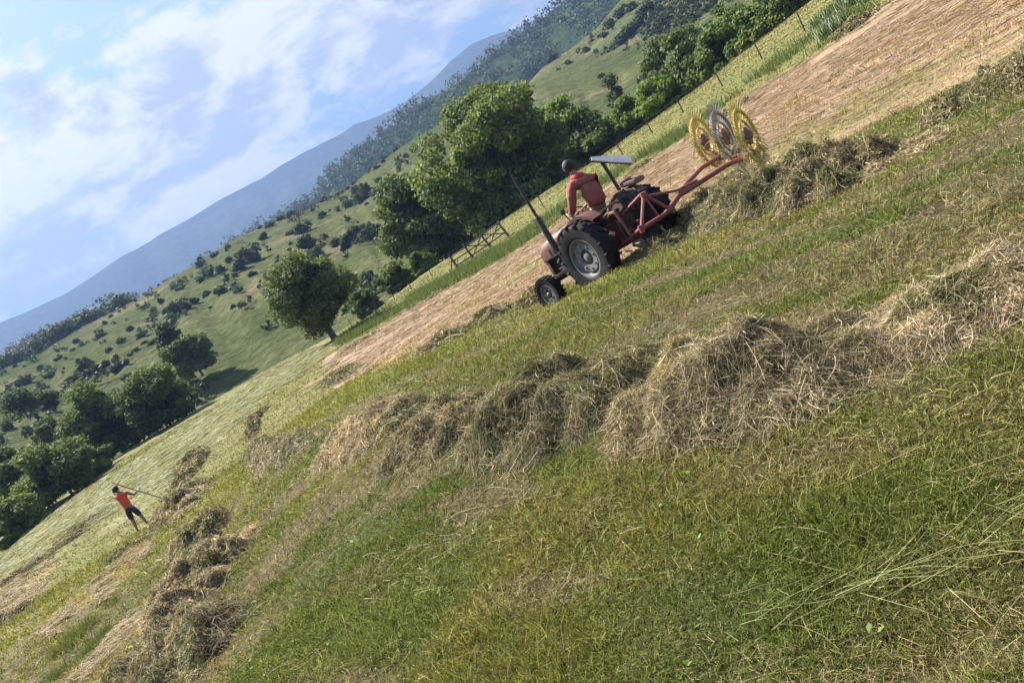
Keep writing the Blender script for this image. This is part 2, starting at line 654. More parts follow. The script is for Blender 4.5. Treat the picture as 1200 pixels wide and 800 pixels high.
# ------------------------------------------------------------------ hills
def hill_mat(name, c1, c2, c3, scale, thr=.55):
    m, nt, N, L, b = new_mat(name)
    b.inputs['Roughness'].default_value = 1
    b.inputs['Specular IOR Level'].default_value = 0
    tc = N.new('ShaderNodeTexCoord')

    def nz(sc_, det, ro):
        n = N.new('ShaderNodeTexNoise')
        n.inputs['Scale'].default_value = sc_
        n.inputs['Detail'].default_value = det
        n.inputs['Roughness'].default_value = ro
        L.new(tc.outputs['Object'], n.inputs['Vector'])
        return n.outputs[0]
    r = N.new('ShaderNodeValToRGB')
    e = r.color_ramp.elements
    e[0].position, e[0].color = .35, (*c1, 1)
    e[1].position, e[1].color = thr, (*c2, 1)
    x = e.new(min(thr+.1, .95))
    x.color = (*c3, 1)
    n = nz(scale, 9, .68)
    L.new(n, r.inputs[0])
    n2 = nz(scale*14, 6, .7)
    mr = N.new('ShaderNodeMapRange')
    mr.inputs['From Min'].default_value, mr.inputs['From Max'].default_value = .3, .7
    mr.inputs['To Min'].default_value, mr.inputs['To Max'].default_value = .50, 1.5
    L.new(n2, mr.inputs[0])
    vm = N.new('ShaderNodeVectorMath')
    vm.operation = 'SCALE'
    L.new(r.outputs[0], vm.inputs[0])
    L.new(mr.outputs[0], vm.inputs['Scale'])
    L.new(vm.outputs[0], b.inputs['Base Color'])
    bp = N.new('ShaderNodeBump')
    bp.inputs['Strength'].default_value = .8
    bp.inputs['Distance'].default_value = 2.0
    L.new(n2, bp.inputs['Height'])
    L.new(bp.outputs[0], b.inputs['Normal'])
    return m


class Hill:
    """a ridge read off the photograph: crest heights at distance d1, a foot nearer at d0"""

    def __init__(s, name, mat, crest, d0, d1, z0, rough=.04, nx=220, ny=60, prof=1.0, back=.5, seed=1, rows=0):
        q = [P(x, y, 1.0) for x, y in crest]
        az = np.array([math.atan2(v.x, v.y) for v in q])
        el = np.array([(v.z-EYE)/math.hypot(v.x, v.y) for v in q])
        o = np.argsort(az)
        s.az, s.el, s.d0, s.d1, s.z0, s.prof, s.rough, s.seed = az[o], el[o], d0, d1, z0, prof, rough, seed
        A = np.linspace(s.az[0], s.az[-1], nx)
        T = np.concatenate([np.linspace(0, 1, ny), 1+np.linspace(.05, back, 10)])
        AA, TT = np.meshgrid(A, T)
        X, Y, Z = s.at(AA.ravel(), TT.ravel())
        i = np.arange(len(T)-1)[:, None]*nx
        j = np.arange(nx-1)[None, :]
        F = np.stack([i+j, i+j+1, i+nx+j+1, i+nx+j], -1).reshape(-1, 4)[:, ::-1]
        s.o = mesh_np(name, np.stack([X, Y, Z], -1), F, mat, smooth=True)
        tag(s.o, kind='structure')

    def at(s, a, t):
        d1 = s.d1(a) if callable(s.d1) else s.d1
        d0 = s.d0(a) if callable(s.d0) else s.d0
        el = np.interp(a, s.az, s.el)
        dist = d0+(d1-d0)*t
        zc = EYE+el*d1
        h = np.where(t <= 1, np.clip(t, 0, 1)**s.prof, 1-(t-1)**1.3*.8)
        z = s.z0+(zc-s.z0)*h
        X, Y = dist*np.sin(a), dist*np.cos(a)
        k = 9.0/(d1 if not callable(s.d1) else float(np.mean(d1)))
        hh = zc-s.z0
        n = (fbm(X*k, Y*k, s.seed, 5)-.5)*2
        gul = (fbm(a*38, t*1.2, s.seed+3, 4)-.5)*2
        z = z + hh*s.rough*(n+gul)*np.clip(t*3, 0, 1)*np.clip((1.02-t)*2.2+.10, 0, 1)
        return X, Y, z


MAT['hill_grass'] = hill_mat('hill_grass', (.058, .074, .030), (.094, .102, .044), (.165, .140, .080), .030)  # pale and dark patches also put the slope's sunlit bands into the colour
MAT['hill_wood'] = hill_mat('hill_wood', (.022, .036, .016), (.034, .05, .02), (.07, .085, .035), .02)
MAT['hill_far'] = hill_mat('hill_far', (.028, .036, .03), (.040, .048, .034), (.06, .062, .045), .002)
MAT['hill_dry'] = hill_mat('hill_dry', (.075, .085, .038), (.10, .105, .05), (.16, .13, .085), .02)

far_crest = [(-220, 470), (-110, 425), (0, 378), (75, 345), (145, 300), (190, 274), (240, 245), (300, 212), (350, 182), (400, 157), (415, 146), (445, 136), (475, 120),
             (502, 99), (526, 75), (553, 52), (577, 42), (598, 36), (660, 10), (800, -60), (1000, -170), (1300, -330)]
Hill('mountain', MAT['hill_far'], far_crest, 1900, 3600, -9, .055, 320, 80, 1.15, .3, 3)
wood_crest = [(-220, 500), (-100, 455), (0, 412), (60, 392), (117, 368), (180, 345), (225, 318), (279, 276), (324, 246), (373, 219), (391, 191), (444, 150), (481, 117), (512, 102), (553, 77),
              (580, 52), (604, 33), (628, 18), (652, 0), (760, -75), (900, -190), (1200, -380)]
wood_crest = [(x, y+(10 if x > 300 else 4)) for x, y in wood_crest]
H_wood = Hill('wooded_ridge', MAT['hill_wood'], wood_crest, 480, 900, -9, .03, 240, 60, 1.05, .3, 8)
left_crest = [(-240, 560), (-120, 500), (0, 434), (45, 414), (90, 386), (135, 364), (180, 339), (216, 317), (279, 278), (324, 260), (405, 224), (436, 196), (472, 171), (502, 153), (560, 125), (640, 90), (760, 30), (900, -40)]
H_left = Hill('grass_hill', MAT['hill_grass'], left_crest, 105, 360, -5, .035, 260, 90, 1.0, .4, 5)
mid_crest = [(500, 190), (560, 150), (610, 108), (637, 78), (670, 57), (700, 33), (724, 3), (780, -45), (860, -120), (1000, -230), (1200, -360)]
H_mid = Hill('grass_spur', MAT['hill_grass'], mid_crest, 190, 420, -9, .05, 160, 70, 1.0, .3, 12)


# ------------------------------------------------------------------ foliage
LEAF_A, LEAF_B = np.array((.026, .052, .012)), np.array((.080, .120, .028))


def leaf_cloud(blobs, n, size, ca, cb, rng, shell=.55, up=.35):
    """leaf-clump quads scattered in the given ellipsoid blobs; returns V, F, col"""
    B = np.array([b[:6] for b in blobs], float)          # x y z rx ry rz
    vol = (B[:, 3]*B[:, 4]*B[:, 5])**(2/3)
    k = rng.choice(len(B), n, p=vol/vol.sum())
    d = rng.normal(size=(n, 3))
    d /= np.linalg.norm(d, axis=1)[:, None]
    rad = shell+(1-shell)*rng.random(n)
    rad *= np.where(rng.random(n) < .10, 1.0+.3*rng.random(n), 1)
    c = B[k, :3]+d*B[k, 3:]*rad[:, None]
    nrm = d*.7+rng.normal(size=(n, 3))*.6+np.array((0, 0, up))
    nrm /= np.linalg.norm(nrm, axis=1)[:, None]
    t = np.cross(nrm, rng.normal(size=(n, 3)))
    t /= np.linalg.norm(t, axis=1)[:, None]+1e-9
    b = np.cross(nrm, t)
    s = size*(.55+.9*rng.random(n))[:, None]
    asp = (.45+.4*rng.random(n))[:, None]
    V = np.stack([c+t*s, c+b*s*asp-nrm*s*.15, c-t*s*.9, c-b*s*asp-nrm*s*.15], 1).reshape(-1, 3)
    F = np.arange(n*4).reshape(-1, 4)
    hue = rng.random(len(B))[k]
    f = np.clip(.05+.55*hue+.5*rng.random(n)-.05, 0, 1)[:, None]
    col = ca+(cb-ca)*f
    col = np.repeat(col, 4, 0)
    return V, F, col


def crown_blobs(w, h, z0, n, rng, flat=.0, lean=(0, 0), rmin=.13, rmax=.22):
    """blobs filling an uneven egg-shaped crown w wide, h tall from z0"""
    out = []
    for i in range(n):
        for _ in range(60):
            p = rng.uniform(-1, 1, 3)
            l = np.linalg.norm(p*np.array((1, 1, 1)))
            if .35 < l < .92:
                break
        ang = math.atan2(p[1], p[0])
        lob = 1+.26*math.sin(ang*3+w)+.16*math.sin(ang*5+h)
        zf = (p[2]+1)/2
        r = rng.uniform(rmin*.55, rmax*1.05)
        wid = (1-.35*max(0, zf-.55)/.45)*(1-.25*max(0, .3-zf)/.3)
        x, y = p[0]*w/2*.86*lob*wid+lean[0]*zf, p[1]*w/2*.86*lob*wid+lean[1]*zf
        z = z0+h*(.04+.88*zf)+h*.05*math.sin(ang*4+w*3)
        out.append((x, y, z, r*w*rng.uniform(.8, 1.2), r*w*rng.uniform(.8, 1.2), r*w*rng.uniform(.55, .85)))
    return out


def tree(name, loc, h, w, base, label, cat='tree', nblob=48, nleaf=9000, size=.3, ca=LEAF_A, cb=LEAF_B, seed=1, group=None, trunk_r=None, lean=(0, 0), rz=0, multi=1, rmin=.13, rmax=.22, skirt=True):
    rng = np.random.default_rng(seed)
    root = tag(empty(name, loc, rz), label, cat, group)
    bl = crown_blobs(w, h-base, base, nblob, rng, lean=lean, rmin=rmin, rmax=rmax)
    for k in range(10 if skirt else 0):        # low outer branches
        a_ = 2*math.pi*k/10+rng.uniform(-.3, .3)
        q_ = rng.uniform(.22, .36)*w
        bl.append((q_*math.cos(a_), q_*math.sin(a_), base+(h-base)*rng.uniform(.03, .16), w*.14, w*.14, w*.10))
    V, F, c = leaf_cloud(bl, int(nleaf*1.7), size*.72, ca, cb, rng)
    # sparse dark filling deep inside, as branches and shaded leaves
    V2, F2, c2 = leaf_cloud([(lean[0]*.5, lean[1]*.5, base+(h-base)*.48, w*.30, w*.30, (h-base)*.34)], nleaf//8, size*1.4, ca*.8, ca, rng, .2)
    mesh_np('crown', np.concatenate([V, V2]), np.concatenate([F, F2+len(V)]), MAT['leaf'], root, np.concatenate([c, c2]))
    tr = trunk_r or h*.022
    mb = MB()
    for k in range(multi):
        ox = (k-(multi-1)/2)*tr*2.2
        mb.tube([(ox, 0, -.8), (ox*1.1+rng.normal()*tr*.3, 0, base*.6), (ox*1.6+lean[0]*.3, lean[1]*.3, base+(h-base)*.35), (ox*2+lean[0]*.6, lean[1]*.6, base+(h-base)*.75)],
                [tr*1.25, tr, tr*.7, tr*.2], 8)
    for b in bl[:14]:
        s = Vector((lean[0]*.2, lean[1]*.2, base+(h-base)*rng.uniform(.0, .35)))
        e = Vector(b[:3])
        mid = s.lerp(e, .5)+Vector((0, 0, (h-base)*.04))
        mb.tube([s, mid, e], [tr*.42, tr*.28, tr*.08], 5)
    mb.build('trunk', MAT['bark'], root)
    return root


def place(px, py, d):
    q = P(px, py, d)
    return (q.x, q.y, gz(q.x, q.y)-.1)


def tree_px(name, label, cxp, cyp, wpx, hpx, d, base_frac=.25, z=None, **k):
    """tree whose crown is centred on a photo pixel, wpx x hpx large, at distance d"""
    q = P(cxp, cyp, d)
    w = wpx*d/FPX
    hh = hpx*d/FPX
    zg = gz(q.x, q.y) if z is None else z
    top = q.z+hh/2
    h = top-zg
    base = max(.2, min((q.z-hh/2)-zg, h*.10)) if k.get('skirt', True) else h*.13
    return tree(name, (q.x, q.y, zg-.05), h, w, base, label, **k)


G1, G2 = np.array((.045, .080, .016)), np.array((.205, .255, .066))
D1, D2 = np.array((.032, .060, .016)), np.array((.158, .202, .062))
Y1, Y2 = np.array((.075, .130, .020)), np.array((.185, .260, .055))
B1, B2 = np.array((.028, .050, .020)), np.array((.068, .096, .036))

# the big group beyond the tractor
tree_px('broadleaf_tree', 'tallest spreading green tree behind the tractor, crown reaching highest against the blue ridge', 580, 172, 176, 172, 92, nblob=90, nleaf=30000, size=.30, ca=G1, cb=G2, seed=3, rmin=.11, rmax=.19, trunk_r=.38)
tree_px('broadleaf_tree', 'dark tree left of the tallest tree, low crown brushing the gate meadow', 492, 243, 104, 118, 98, nblob=60, nleaf=15000, size=.30, ca=D1, cb=D2, seed=4)
tree_px('broadleaf_tree', 'bright yellow-green feathery tree just right of the tallest tree, above the driver', 648, 140, 92, 84, 104, nblob=50, nleaf=12000, size=.32, ca=G1, cb=Y2, seed=5)
tree_px('broadleaf_tree', 'dark rounded tree at the right end of the big group, above the pale sheet panel', 692, 163, 84, 62, 100, nblob=40, nleaf=9000, size=.32, ca=D1, cb=G2, seed=6)
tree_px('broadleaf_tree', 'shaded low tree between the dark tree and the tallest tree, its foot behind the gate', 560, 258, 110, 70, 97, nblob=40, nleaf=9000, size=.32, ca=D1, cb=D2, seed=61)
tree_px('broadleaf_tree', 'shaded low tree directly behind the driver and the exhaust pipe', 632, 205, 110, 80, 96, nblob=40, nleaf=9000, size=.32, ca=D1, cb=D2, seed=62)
# tree standing alone on the field edge
tree_px('broadleaf_tree', 'single rounded tree standing alone at the lower end of the fence and the tan strip', 360, 344, 106, 112, 68, nblob=64, nleaf=17000, size=.17, ca=D1, cb=np.array((.165, .200, .075)), seed=7, skirt=False, trunk_r=.28)
tree_px('bush', 'round dark bush between the lone tree and the dark tree', 462, 322, 44, 44, 86, nblob=24, nleaf=4500, size=.2, ca=D1, cb=D2, seed=8, cat='bush')
tree_px('bush', 'pale grey-green shrub at the fence beside the lone tree trunk', 428, 352, 40, 40, 84, nblob=20, nleaf=3000, size=.2, ca=B1*1.7, cb=B2*1.9, seed=81, cat='bush')
tree_px('bush', 'light green bush right of the round dark bush at the meadow edge', 492, 303, 36, 24, 90, nblob=16, nleaf=2600, size=.2, ca=G1, cb=Y2, seed=82, cat='bush')
# left group beside the pale field
tree_px('broadleaf_tree', 'light green rounded tree left of the dark pair above the man in orange', 118, 488, 88, 88, 92, nblob=48, nleaf=12000, size=.24, ca=B1*1.2, cb=Y2*.75, seed=9)
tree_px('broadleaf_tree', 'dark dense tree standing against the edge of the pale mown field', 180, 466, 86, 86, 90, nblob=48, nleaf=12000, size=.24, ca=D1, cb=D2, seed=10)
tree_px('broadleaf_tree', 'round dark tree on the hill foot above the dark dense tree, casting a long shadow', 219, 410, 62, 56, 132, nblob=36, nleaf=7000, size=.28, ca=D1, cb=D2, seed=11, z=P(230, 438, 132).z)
tree_px('bush', 'grey-green bush beside the round dark tree on the hill foot', 192, 392, 34, 32, 140, nblob=20, nleaf=2600, size=.28, ca=B1, cb=B2, seed=12, z=P(205, 412, 140).z, cat='bush')
for i, (x, y, w_, h_, d, lab, a_, b_) in enumerate([
        (62, 545, 96, 66, 74, 'broad dark tree below the light green rounded tree, left of the man in orange', D1, D2),
        (12, 552, 70, 72, 78, 'dark tree cut by the left picture edge above the lowest bush', D1, D2),
        (100, 540, 50, 44, 80, 'olive bush wedged under the light green rounded tree', D1, G2),
        (18, 606, 66, 46, 62, 'lowest green bush at the left picture edge beside the pale field', D1, G2),
        (50, 508, 26, 24, 110, 'small dark round bush left of the light green rounded tree', D1, D2),
        (20, 470, 54, 36, 130, 'grey-green clump of bush at the left edge on the valley floor', B1, B2),
        (55, 468, 24, 20, 135, 'small grey-green bush right of the clump at the left edge', B1, B2)]):
    z = None if d < 100 else P(x+8, y+h_*.45, d).z
    tree_px('broadleaf_tree' if i < 2 else 'bush', lab, x, y, w_, h_, d, nblob=36, nleaf=8000 if d < 100 else 2600, size=.22, ca=a_, cb=b_, seed=20+i, z=z, cat='tree' if i < 2 else 'bush')
# the line of trees beyond the fence on the right
hedge = [(735, 128, 44, 44, 96, 'bright green bushy tree nearest the pale sheet panel in the tree line', G1, Y2),
         (768, 112, 56, 56, 92, 'vivid yellow-green tree left of centre in the tree line beyond the fence', Y1, Y2),
         (758, 70, 60, 62, 120, 'dark rounded tree standing above the vivid yellow-green tree', D1, D2),
         (802, 72, 62, 66, 92, 'dark green tree in the middle of the tree line beyond the fence', D1, G2),
         (806, 30, 60, 60, 125, 'dark tree at the back of the tree line near the top edge', D1, D2),
         (842, 52, 58, 58, 86, 'fresh green tree right of the middle of the tree line', G1, Y2*.9),
         (850, 8, 60, 56, 110, 'tall light green tree touching the top edge above the fence', G1, Y2*.85),
         (882, 28, 54, 50, 80, 'bushy green tree beside the second highest fence post', G1, G2),
         (912, 2, 50, 44, 78, 'last dark green tree of the line, at the top edge by the highest fence post', D1, G2),
         (715, 158, 40, 34, 100, 'small dark tree at the low end of the tree line behind the pale sheet panel', D1, G2),
         (712, 95, 44, 44, 150, 'grey-green tree behind the low end of the tree line', B1, B2),
         (900, -38, 70, 60, 95, 'tree rising out of the top edge of the picture behind the tree line', D1, G2)]
for i, (x, y, w_, h_, d, lab, a_, b_) in enumerate(hedge):
    w_, h_ = w_*1.22, h_*1.18
    tree_px('broadleaf_tree', lab, x, y, w_, h_, d, nblob=36, nleaf=7500, size=.28, ca=a_, cb=b_, seed=40+i)

# ---- bushes scattered over the far slopes: five shapes, many copies
BUSH = []
for k in range(6):
    rng = np.random.default_rng(90+k)
    w, h = [(5, 3.6), (7, 4.6), (4, 4.2), (9, 5), (6, 6), (3.2, 2.4)][k]
    bl = crown_blobs(w, h, -.2, 16, rng, rmin=.16, rmax=.26)
    V, F, c = leaf_cloud(bl, 900, .5, B1*.85, B2*.8, rng, .6)
    me_o = mesh_np('hillside_bush', V, F, MAT['leaf'], None, c)
    BUSH.append(me_o.data)
    bpy.data.objects.remove(me_o)


def pix_on(hill, px, py):
    """point of a hill seen at a pixel: search along the slope"""
    v = P(px, py, 1)
    a = math.atan2(v.x, v.y)
    el = (v.z-EYE)/math.hypot(v.x, v.y)
    t = np.linspace(.02, 1, 240)
    X, Y, Z = hill.at(np.full(240, a), t)
    e = (Z-EYE)/np.hypot(X, Y)
    ok = np.argmax(e >= el) if (e >= el).any() else 239
    return X[ok], Y[ok], Z[ok]


def put_bush(x, y, z, s, label, group, kind=None):
    o = bpy.data.objects.new('hillside_bush', kind or BUSH[rnd.randrange(6)])
    COL.objects.link(o)
    o.location = (x, y, z)
    o.scale = (s, s, s*rnd.uniform(.8, 1.1))
    o.rotation_euler = (0, 0, rnd.uniform(0, 6.28))
    tag(o, label, 'bush', group)
    return o


# read off the photo: (x, y, width in px)
spots = [(105, 430, 26), (113, 432, 30), (96, 424, 14), (30, 446, 18), (140, 428, 22), (62, 438, 14), (84, 445, 12), (70, 418, 10),
         (118, 392, 12), (142, 399, 13), (153, 386, 10), (166, 392, 12), (176, 374, 9), (196, 364, 16), (210, 362, 18), (222, 358, 14), (230, 352, 16), (243, 342, 18),
         (190, 352, 12), (205, 334, 14), (213, 336, 12), (235, 327, 14), (246, 320, 12), (260, 317, 14), (258, 340, 18), (236, 310, 10), (252, 298, 10),
         (268, 288, 12), (286, 310, 24), (296, 300, 26), (300, 284, 18), (311, 276, 16), (318, 262, 14), (296, 318, 20), (355, 268, 18), (380, 252, 12), (410, 240, 10),
         (428, 228, 20), (424, 224, 16), (406, 238, 12), (395, 283, 22), (410, 280, 26), (420, 277, 26), (435, 274, 24), (362, 288, 24), (372, 300, 18), (404, 288, 20), (428, 272, 20),
         (330, 250, 10), (342, 272, 10), (276, 322, 10), (160, 410, 8), (128, 410, 10), (90, 400, 8), (100, 470, 14), (150, 440, 12), (50, 430, 8), (180, 400, 10), (64, 462, 16),
         (10, 500, 16), (36, 480, 14), (84, 372, 10), (24, 468, 10), (124, 378, 9), (280, 300, 12), (270, 304, 10), (336, 240, 9), (440, 250, 10), (446, 210, 9), (455, 215, 8), (470, 190, 9), (200, 380, 10)]
for (x, y, w) in spots:
    q = pix_on(H_left, x, y+w*.25)
    d = math.hypot(q[0], q[1])
    put_bush(q[0], q[1], q[2]-.3, w*d/FPX/6.0, 'dark rounded bush dotted over the grassy hillside left of the big trees', 'bushes scattered over the grassy hillside')
for k in range(90):
    x = rnd.uniform(0, 470)
    y = 434-x*.60+rnd.uniform(4, 100)*(1 if rnd.random() < .6 else .3)
    q = pix_on(H_left, x, y)
    d = math.hypot(q[0], q[1])
    put_bush(q[0], q[1], q[2]-.3, rnd.uniform(3, 8)*d/FPX/6.0, 'dark rounded bush dotted over the grassy hillside left of the big trees', 'bushes scattered over the grassy hillside')
for (x, y, w) in [(640, 60, 10), (665, 70, 9), (690, 60, 12), (700, 72, 16), (712, 66, 16), (722, 55, 20), (735, 45, 22), (728, 72, 24), (716, 84, 26), (700, 92, 26), (690, 104, 26), (676, 100, 18), (740, 30, 24), (752, 22, 26), (745, 60, 26),
                  (760, 10, 26), (705, 38, 14), (716, 28, 14), (726, 18, 14), (736, 8, 14), (672, 118, 22), (650, 66, 7), (680, 82, 10), (664, 92, 8), (770, 30, 26), (784, 12, 26), (690, 122, 24), (705, 118, 24)]:
    for j in range(2):
        q = pix_on(H_mid, x+rnd.uniform(-5, 5), y+w*.3+rnd.uniform(-4, 4))
        d = math.hypot(q[0], q[1])
        put_bush(q[0], q[1], q[2]-.4, w*d/FPX/6.5*rnd.uniform(.7, 1.05), 'dark bush on the grassy spur between the tree line and the wooded ridge', 'bushes on the grassy spur')


# ---- woods on the dark ridge: one far-off mass
def woods(name, hill, n, per, a0, a1, tfun, size, seed, dens=None, wmin=5, wmax=9):
    rng = np.random.default_rng(seed)
    a = rng.uniform(a0, a1, n)
    t = tfun(rng.random(n))
    if dens is not None:
        keep = rng.random(n) < dens(a, t)
        a, t = a[keep], t[keep]
    X, Y, Z = hill.at(a, t)
    bl = []
    for x, y, z in zip(X, Y, Z):
        w = rng.uniform(wmin, wmax)
        for _ in range(3):
            bl.append((x+rng.normal()*w*.25, y+rng.normal()*w*.25, z+w*rng.uniform(.3, .75), w*.38, w*.38, w*.38))
    V, F, c = leaf_cloud(bl, len(bl)*per, size, B1*.75, B2*.72, rng, .7, .5)
    return tag(mesh_np(name, V, F, MAT['leaf'], None, c), kind='stuff')


def wood_dens(a, t):
    return np.clip((fbm(a*26, t*3.0, 77, 4)-.38)*7 + (t > .88)*.9 + (a > .02)*.25, 0.02, 1)


woods('wooded_ridge_forest', H_wood, 3600, 9, -.80, .55, lambda u: .12+.88*u**.8, 1.5, 5, wood_dens, 8, 14)
# dark belt of trees along the crest of the grassy hill (left), seen against the blue mountain
woods('crest_wood', H_left, 420, 16, -.74, -.36, lambda u: 1.0+.10*u, .7, 6, None, 4.5, 8)
# low scrub and rough growth between the bushes
woods('hillside_scrub', H_left, 1700, 8, -.74, .12, lambda u: .10+.88*u, .55, 16, lambda a, t: np.clip((fbm(a*60, t*14, 171, 4)-.52)*7, 0, 1), 1.0, 3.2)
woods('spur_scrub', H_mid, 650, 8, .14, .42, lambda u: .15+.8*u, .6, 17, lambda a, t: np.clip((fbm(a*60, t*14, 173, 4)-.5)*7, 0, 1), 1.2, 3.4)
# belt of trees along the foot of the spur
woods('spur_wood', H_mid, 420, 14, .17, .42, lambda u: .05+.55*u, .8, 9, lambda a, t: np.clip(1.2-np.abs(t-(.10+(a-.17)*2.0))*6, 0, 1), 5, 9)


# ------------------------------------------------------------------ grass and hay
def ribbons(P0, D0, length, width, bend, seg, rng, zfun=None, side=None, wob=.35):
    """n thin ribbons starting at P0 heading D0; zfun(x,y) keeps them on a surface, else they bend by `bend`"""
    n = len(P0)
    pts = [P0]
    d = D0.copy()
    l = (length/seg)[:, None]
    turn = rng.normal(size=n)*wob/seg
    for s in range(seg):
        ca, sa = np.cos(turn), np.sin(turn)
        d = np.stack([d[:, 0]*ca-d[:, 1]*sa, d[:, 0]*sa+d[:, 1]*ca, d[:, 2]+bend], -1)
        d /= np.linalg.norm(d, axis=1)[:, None]
        pts.append(pts[-1]+d*l)
    pts = np.stack(pts, 1)                         # n, seg+1, 3
    if zfun is not None:
        q = pts.reshape(-1, 3)
        q[:, 2] += zfun(q[:, 0], q[:, 1])
        pts = q.reshape(n, seg+1, 3)
    tan = pts[:, -1]-pts[:, 0]
    if side is None:
        side = rng.normal(size=(n, 3))
    w = np.cross(tan, side)
    w /= np.linalg.norm(w, axis=1)[:, None]+1e-9
    taper = np.linspace(1, .35, seg+1)[None, :, None]
    W = w[:, None, :]*width[:, None, None]*.5*taper
    V = np.stack([pts-W, pts+W], 2).reshape(n, (seg+1)*2, 3)
    k = np.arange(seg)*2
    Fq = np.stack([k, k+1, k+3, k+2], -1)
    F = (np.arange(n)[:, None, None]*(seg+1)*2+Fq[None]).reshape(-1, 4)
    return V.reshape(-1, 3), F, (seg+1)*2


def build_grass():
    rng = np.random.default_rng(5)
    n = 760000
    a0, b0 = math.sqrt(1.2), math.sqrt(30.0)
    r = (a0+(b0-a0)*rng.random(n)**1.0)**2
    r[:230000] = 1.1+5.5*rng.random(230000)**.9      # close to the eye the turf is denser
    az = np.radians(rng.uniform(-52, 52, n))
    x, y = r*np.sin(az), r*np.cos(az)
    c, t, p = field_colour(x, y)
    _u, _w = x*MW[0]+y*MW[1], -x*MW[1]+y*MW[0]
    _m = fbm(_u*.7, _w*1.6, 33, 4)*.6+fbm(_u*.10, _w*1.1, 36, 3)*.4
    bare = np.clip((_m-.50)*12, 0, 1)
    keep = rng.random(n) > np.maximum(t*.75, bare*.6)
    x, y, r, c = x[keep], y[keep], r[keep], c[keep]
    n = len(x)
    z = ground(x, y)
    patch = fbm(x*1.3, y*1.3, 61, 3)
    h = (.022+.034*np.clip((patch-.3)*2.2, 0, 1))*(.5+1.0*rng.random(n))*(1+r*.035)
    ang = rng.uniform(0, 2*np.pi, n)
    lean = rng.uniform(.15, 1.3, n)
    D = np.stack([np.cos(ang)*lean, np.sin(ang)*lean, np.ones(n)], -1)
    D /= np.linalg.norm(D, axis=1)[:, None]
    wd = (.0016+.00085*r)*(.6+.8*rng.random(n))
    V, F, k = ribbons(np.stack([x, y, z-.004], -1), D, h*1.5, wd, -.35, 2, rng)
    # every blade its own tint: fresh, yellowing, or dead
    f = rng.random(n)
    cc = c*(.35+1.35*rng.random(n)**1.3)[:, None]
    cc = cc*np.array((1.43, 1.43, 1.10))
    cc = np.where((f < .16)[:, None], cc*np.array((1.42, 1.34, 1.5)), cc)
    cc = np.where((f > .82)[:, None], cc*np.array((.75, 1.15, .6)), cc)
    o = mesh_np('grass', V, F, MAT['grass'], None, np.repeat(cc, k, 0))
    tag(o, kind='stuff')

    # coarser tufts further out
    n = 230000
    r = 26+62*rng.random(n)**1.15
    az = np.radians(rng.uniform(-48, 50, n))
    x, y = r*np.sin(az), r*np.cos(az)
    c, t, p = field_colour(x, y)
    keep = (t < .5) & (y < 80) & (rng.random(n) > p*.5)
    x, y, r, c = x[keep], y[keep], r[keep], c[keep]
    n = len(x)
    ang = rng.uniform(0, 2*np.pi, n)
    lean = rng.uniform(.3, 1.6, n)
    D = np.stack([np.cos(ang)*lean, np.sin(ang)*lean, np.ones(n)], -1)
    D /= np.linalg.norm(D, axis=1)[:, None]
    V, F, k = ribbons(np.stack([x, y, ground(x, y)-.01], -1), D, .05+.11*rng.random(n), .0009*r*(.6+.8*rng.random(n)), -.3, 2, rng)
    cc = c*(.5+1.05*rng.random(n))[:, None]
    tag(mesh_np('distant_grass', V, F, MAT['grass'], None, np.repeat(cc, k, 0)), kind='stuff')

    # loose cut stalks lying on the field
    n = 17000
    r = (1.1+(5.5-1.1)*rng.random(n))**2
    az = np.radians(rng.uniform(-52, 52, n))
    x, y = r*np.sin(az), r*np.cos(az)
    dens = fbm(x*.5, y*.9, 71, 3)+.25*(rng.random(n)-.5)
    keep = dens > .49
    x, y, r = x[keep], y[keep], r[keep]
    n = len(x)
    ang = R(-42)+rng.normal(size=n)*.7
    D = np.stack([np.cos(ang), np.sin(ang), rng.normal(size=n)*.05+.06], -1)
    z0 = .012+.025*rng.random(n)
    V, F, k = ribbons(np.stack([x, y, z0], -1), D, .08+.30*rng.random(n)**2*1.2, (.0013+.0006*r)*(.6+.6*rng.random(n)), -.04, 3, rng, lambda a, b: ground(a, b), np.array([[0, 0, 1.0]])+rng.normal(size=(n, 3))*.4)
    c = np.array((.33, .26, .13))*(.45+.9*rng.random(n))[:, None]
    c = np.where((rng.random(n) < .35)[:, None], c*np.array((.62, .80, .5)), c)
    tag(mesh_np('loose_stalks', V, F, MAT['straw'], None, np.repeat(c, k, 0)), kind='stuff')

    # short dry bits of stubble in the brown patches
    n = 130000
    r = (1.05+(3.6-1.05)*rng.random(n))**2
    az = np.radians(rng.uniform(-52, 52, n))
    x, y = r*np.sin(az), r*np.cos(az)
    u, w = x*MW[0]+y*MW[1], -x*MW[1]+y*MW[0]
    m = fbm(u*.7, w*1.6, 33, 4)*.6+fbm(u*.10, w*1.1, 36, 3)*.4+.10*(rng.random(n)-.5)
    keep = m > .485
    x, y, r = x[keep], y[keep], r[keep]
    n = len(x)
    ang = rng.uniform(0, 6.28, n)
    D = np.stack([np.cos(ang), np.sin(ang), rng.normal(size=n)*.35+.15], -1)
    V, F, k = ribbons(np.stack([x, y, ground(x, y)+.008+.022*rng.random(n)], -1), D, .02+.09*rng.random(n)**2, (.0010+.0006*r)*(.6+.6*rng.random(n)), -.05, 2, rng)
    c = np.array((.34, .245, .135))*(.35+.95*rng.random(n))[:, None]
    tag(mesh_np('dry_stubble', V, F, MAT['straw'], None, np.repeat(c, k, 0)), kind='stuff')

    # broad weed leaves in the foreground turf
    n = 300
    r = 1.3+6*rng.random(n)**1.4
    az = np.radians(rng.uniform(-50, 50, n))
    x, y = r*np.sin(az), r*np.cos(az)
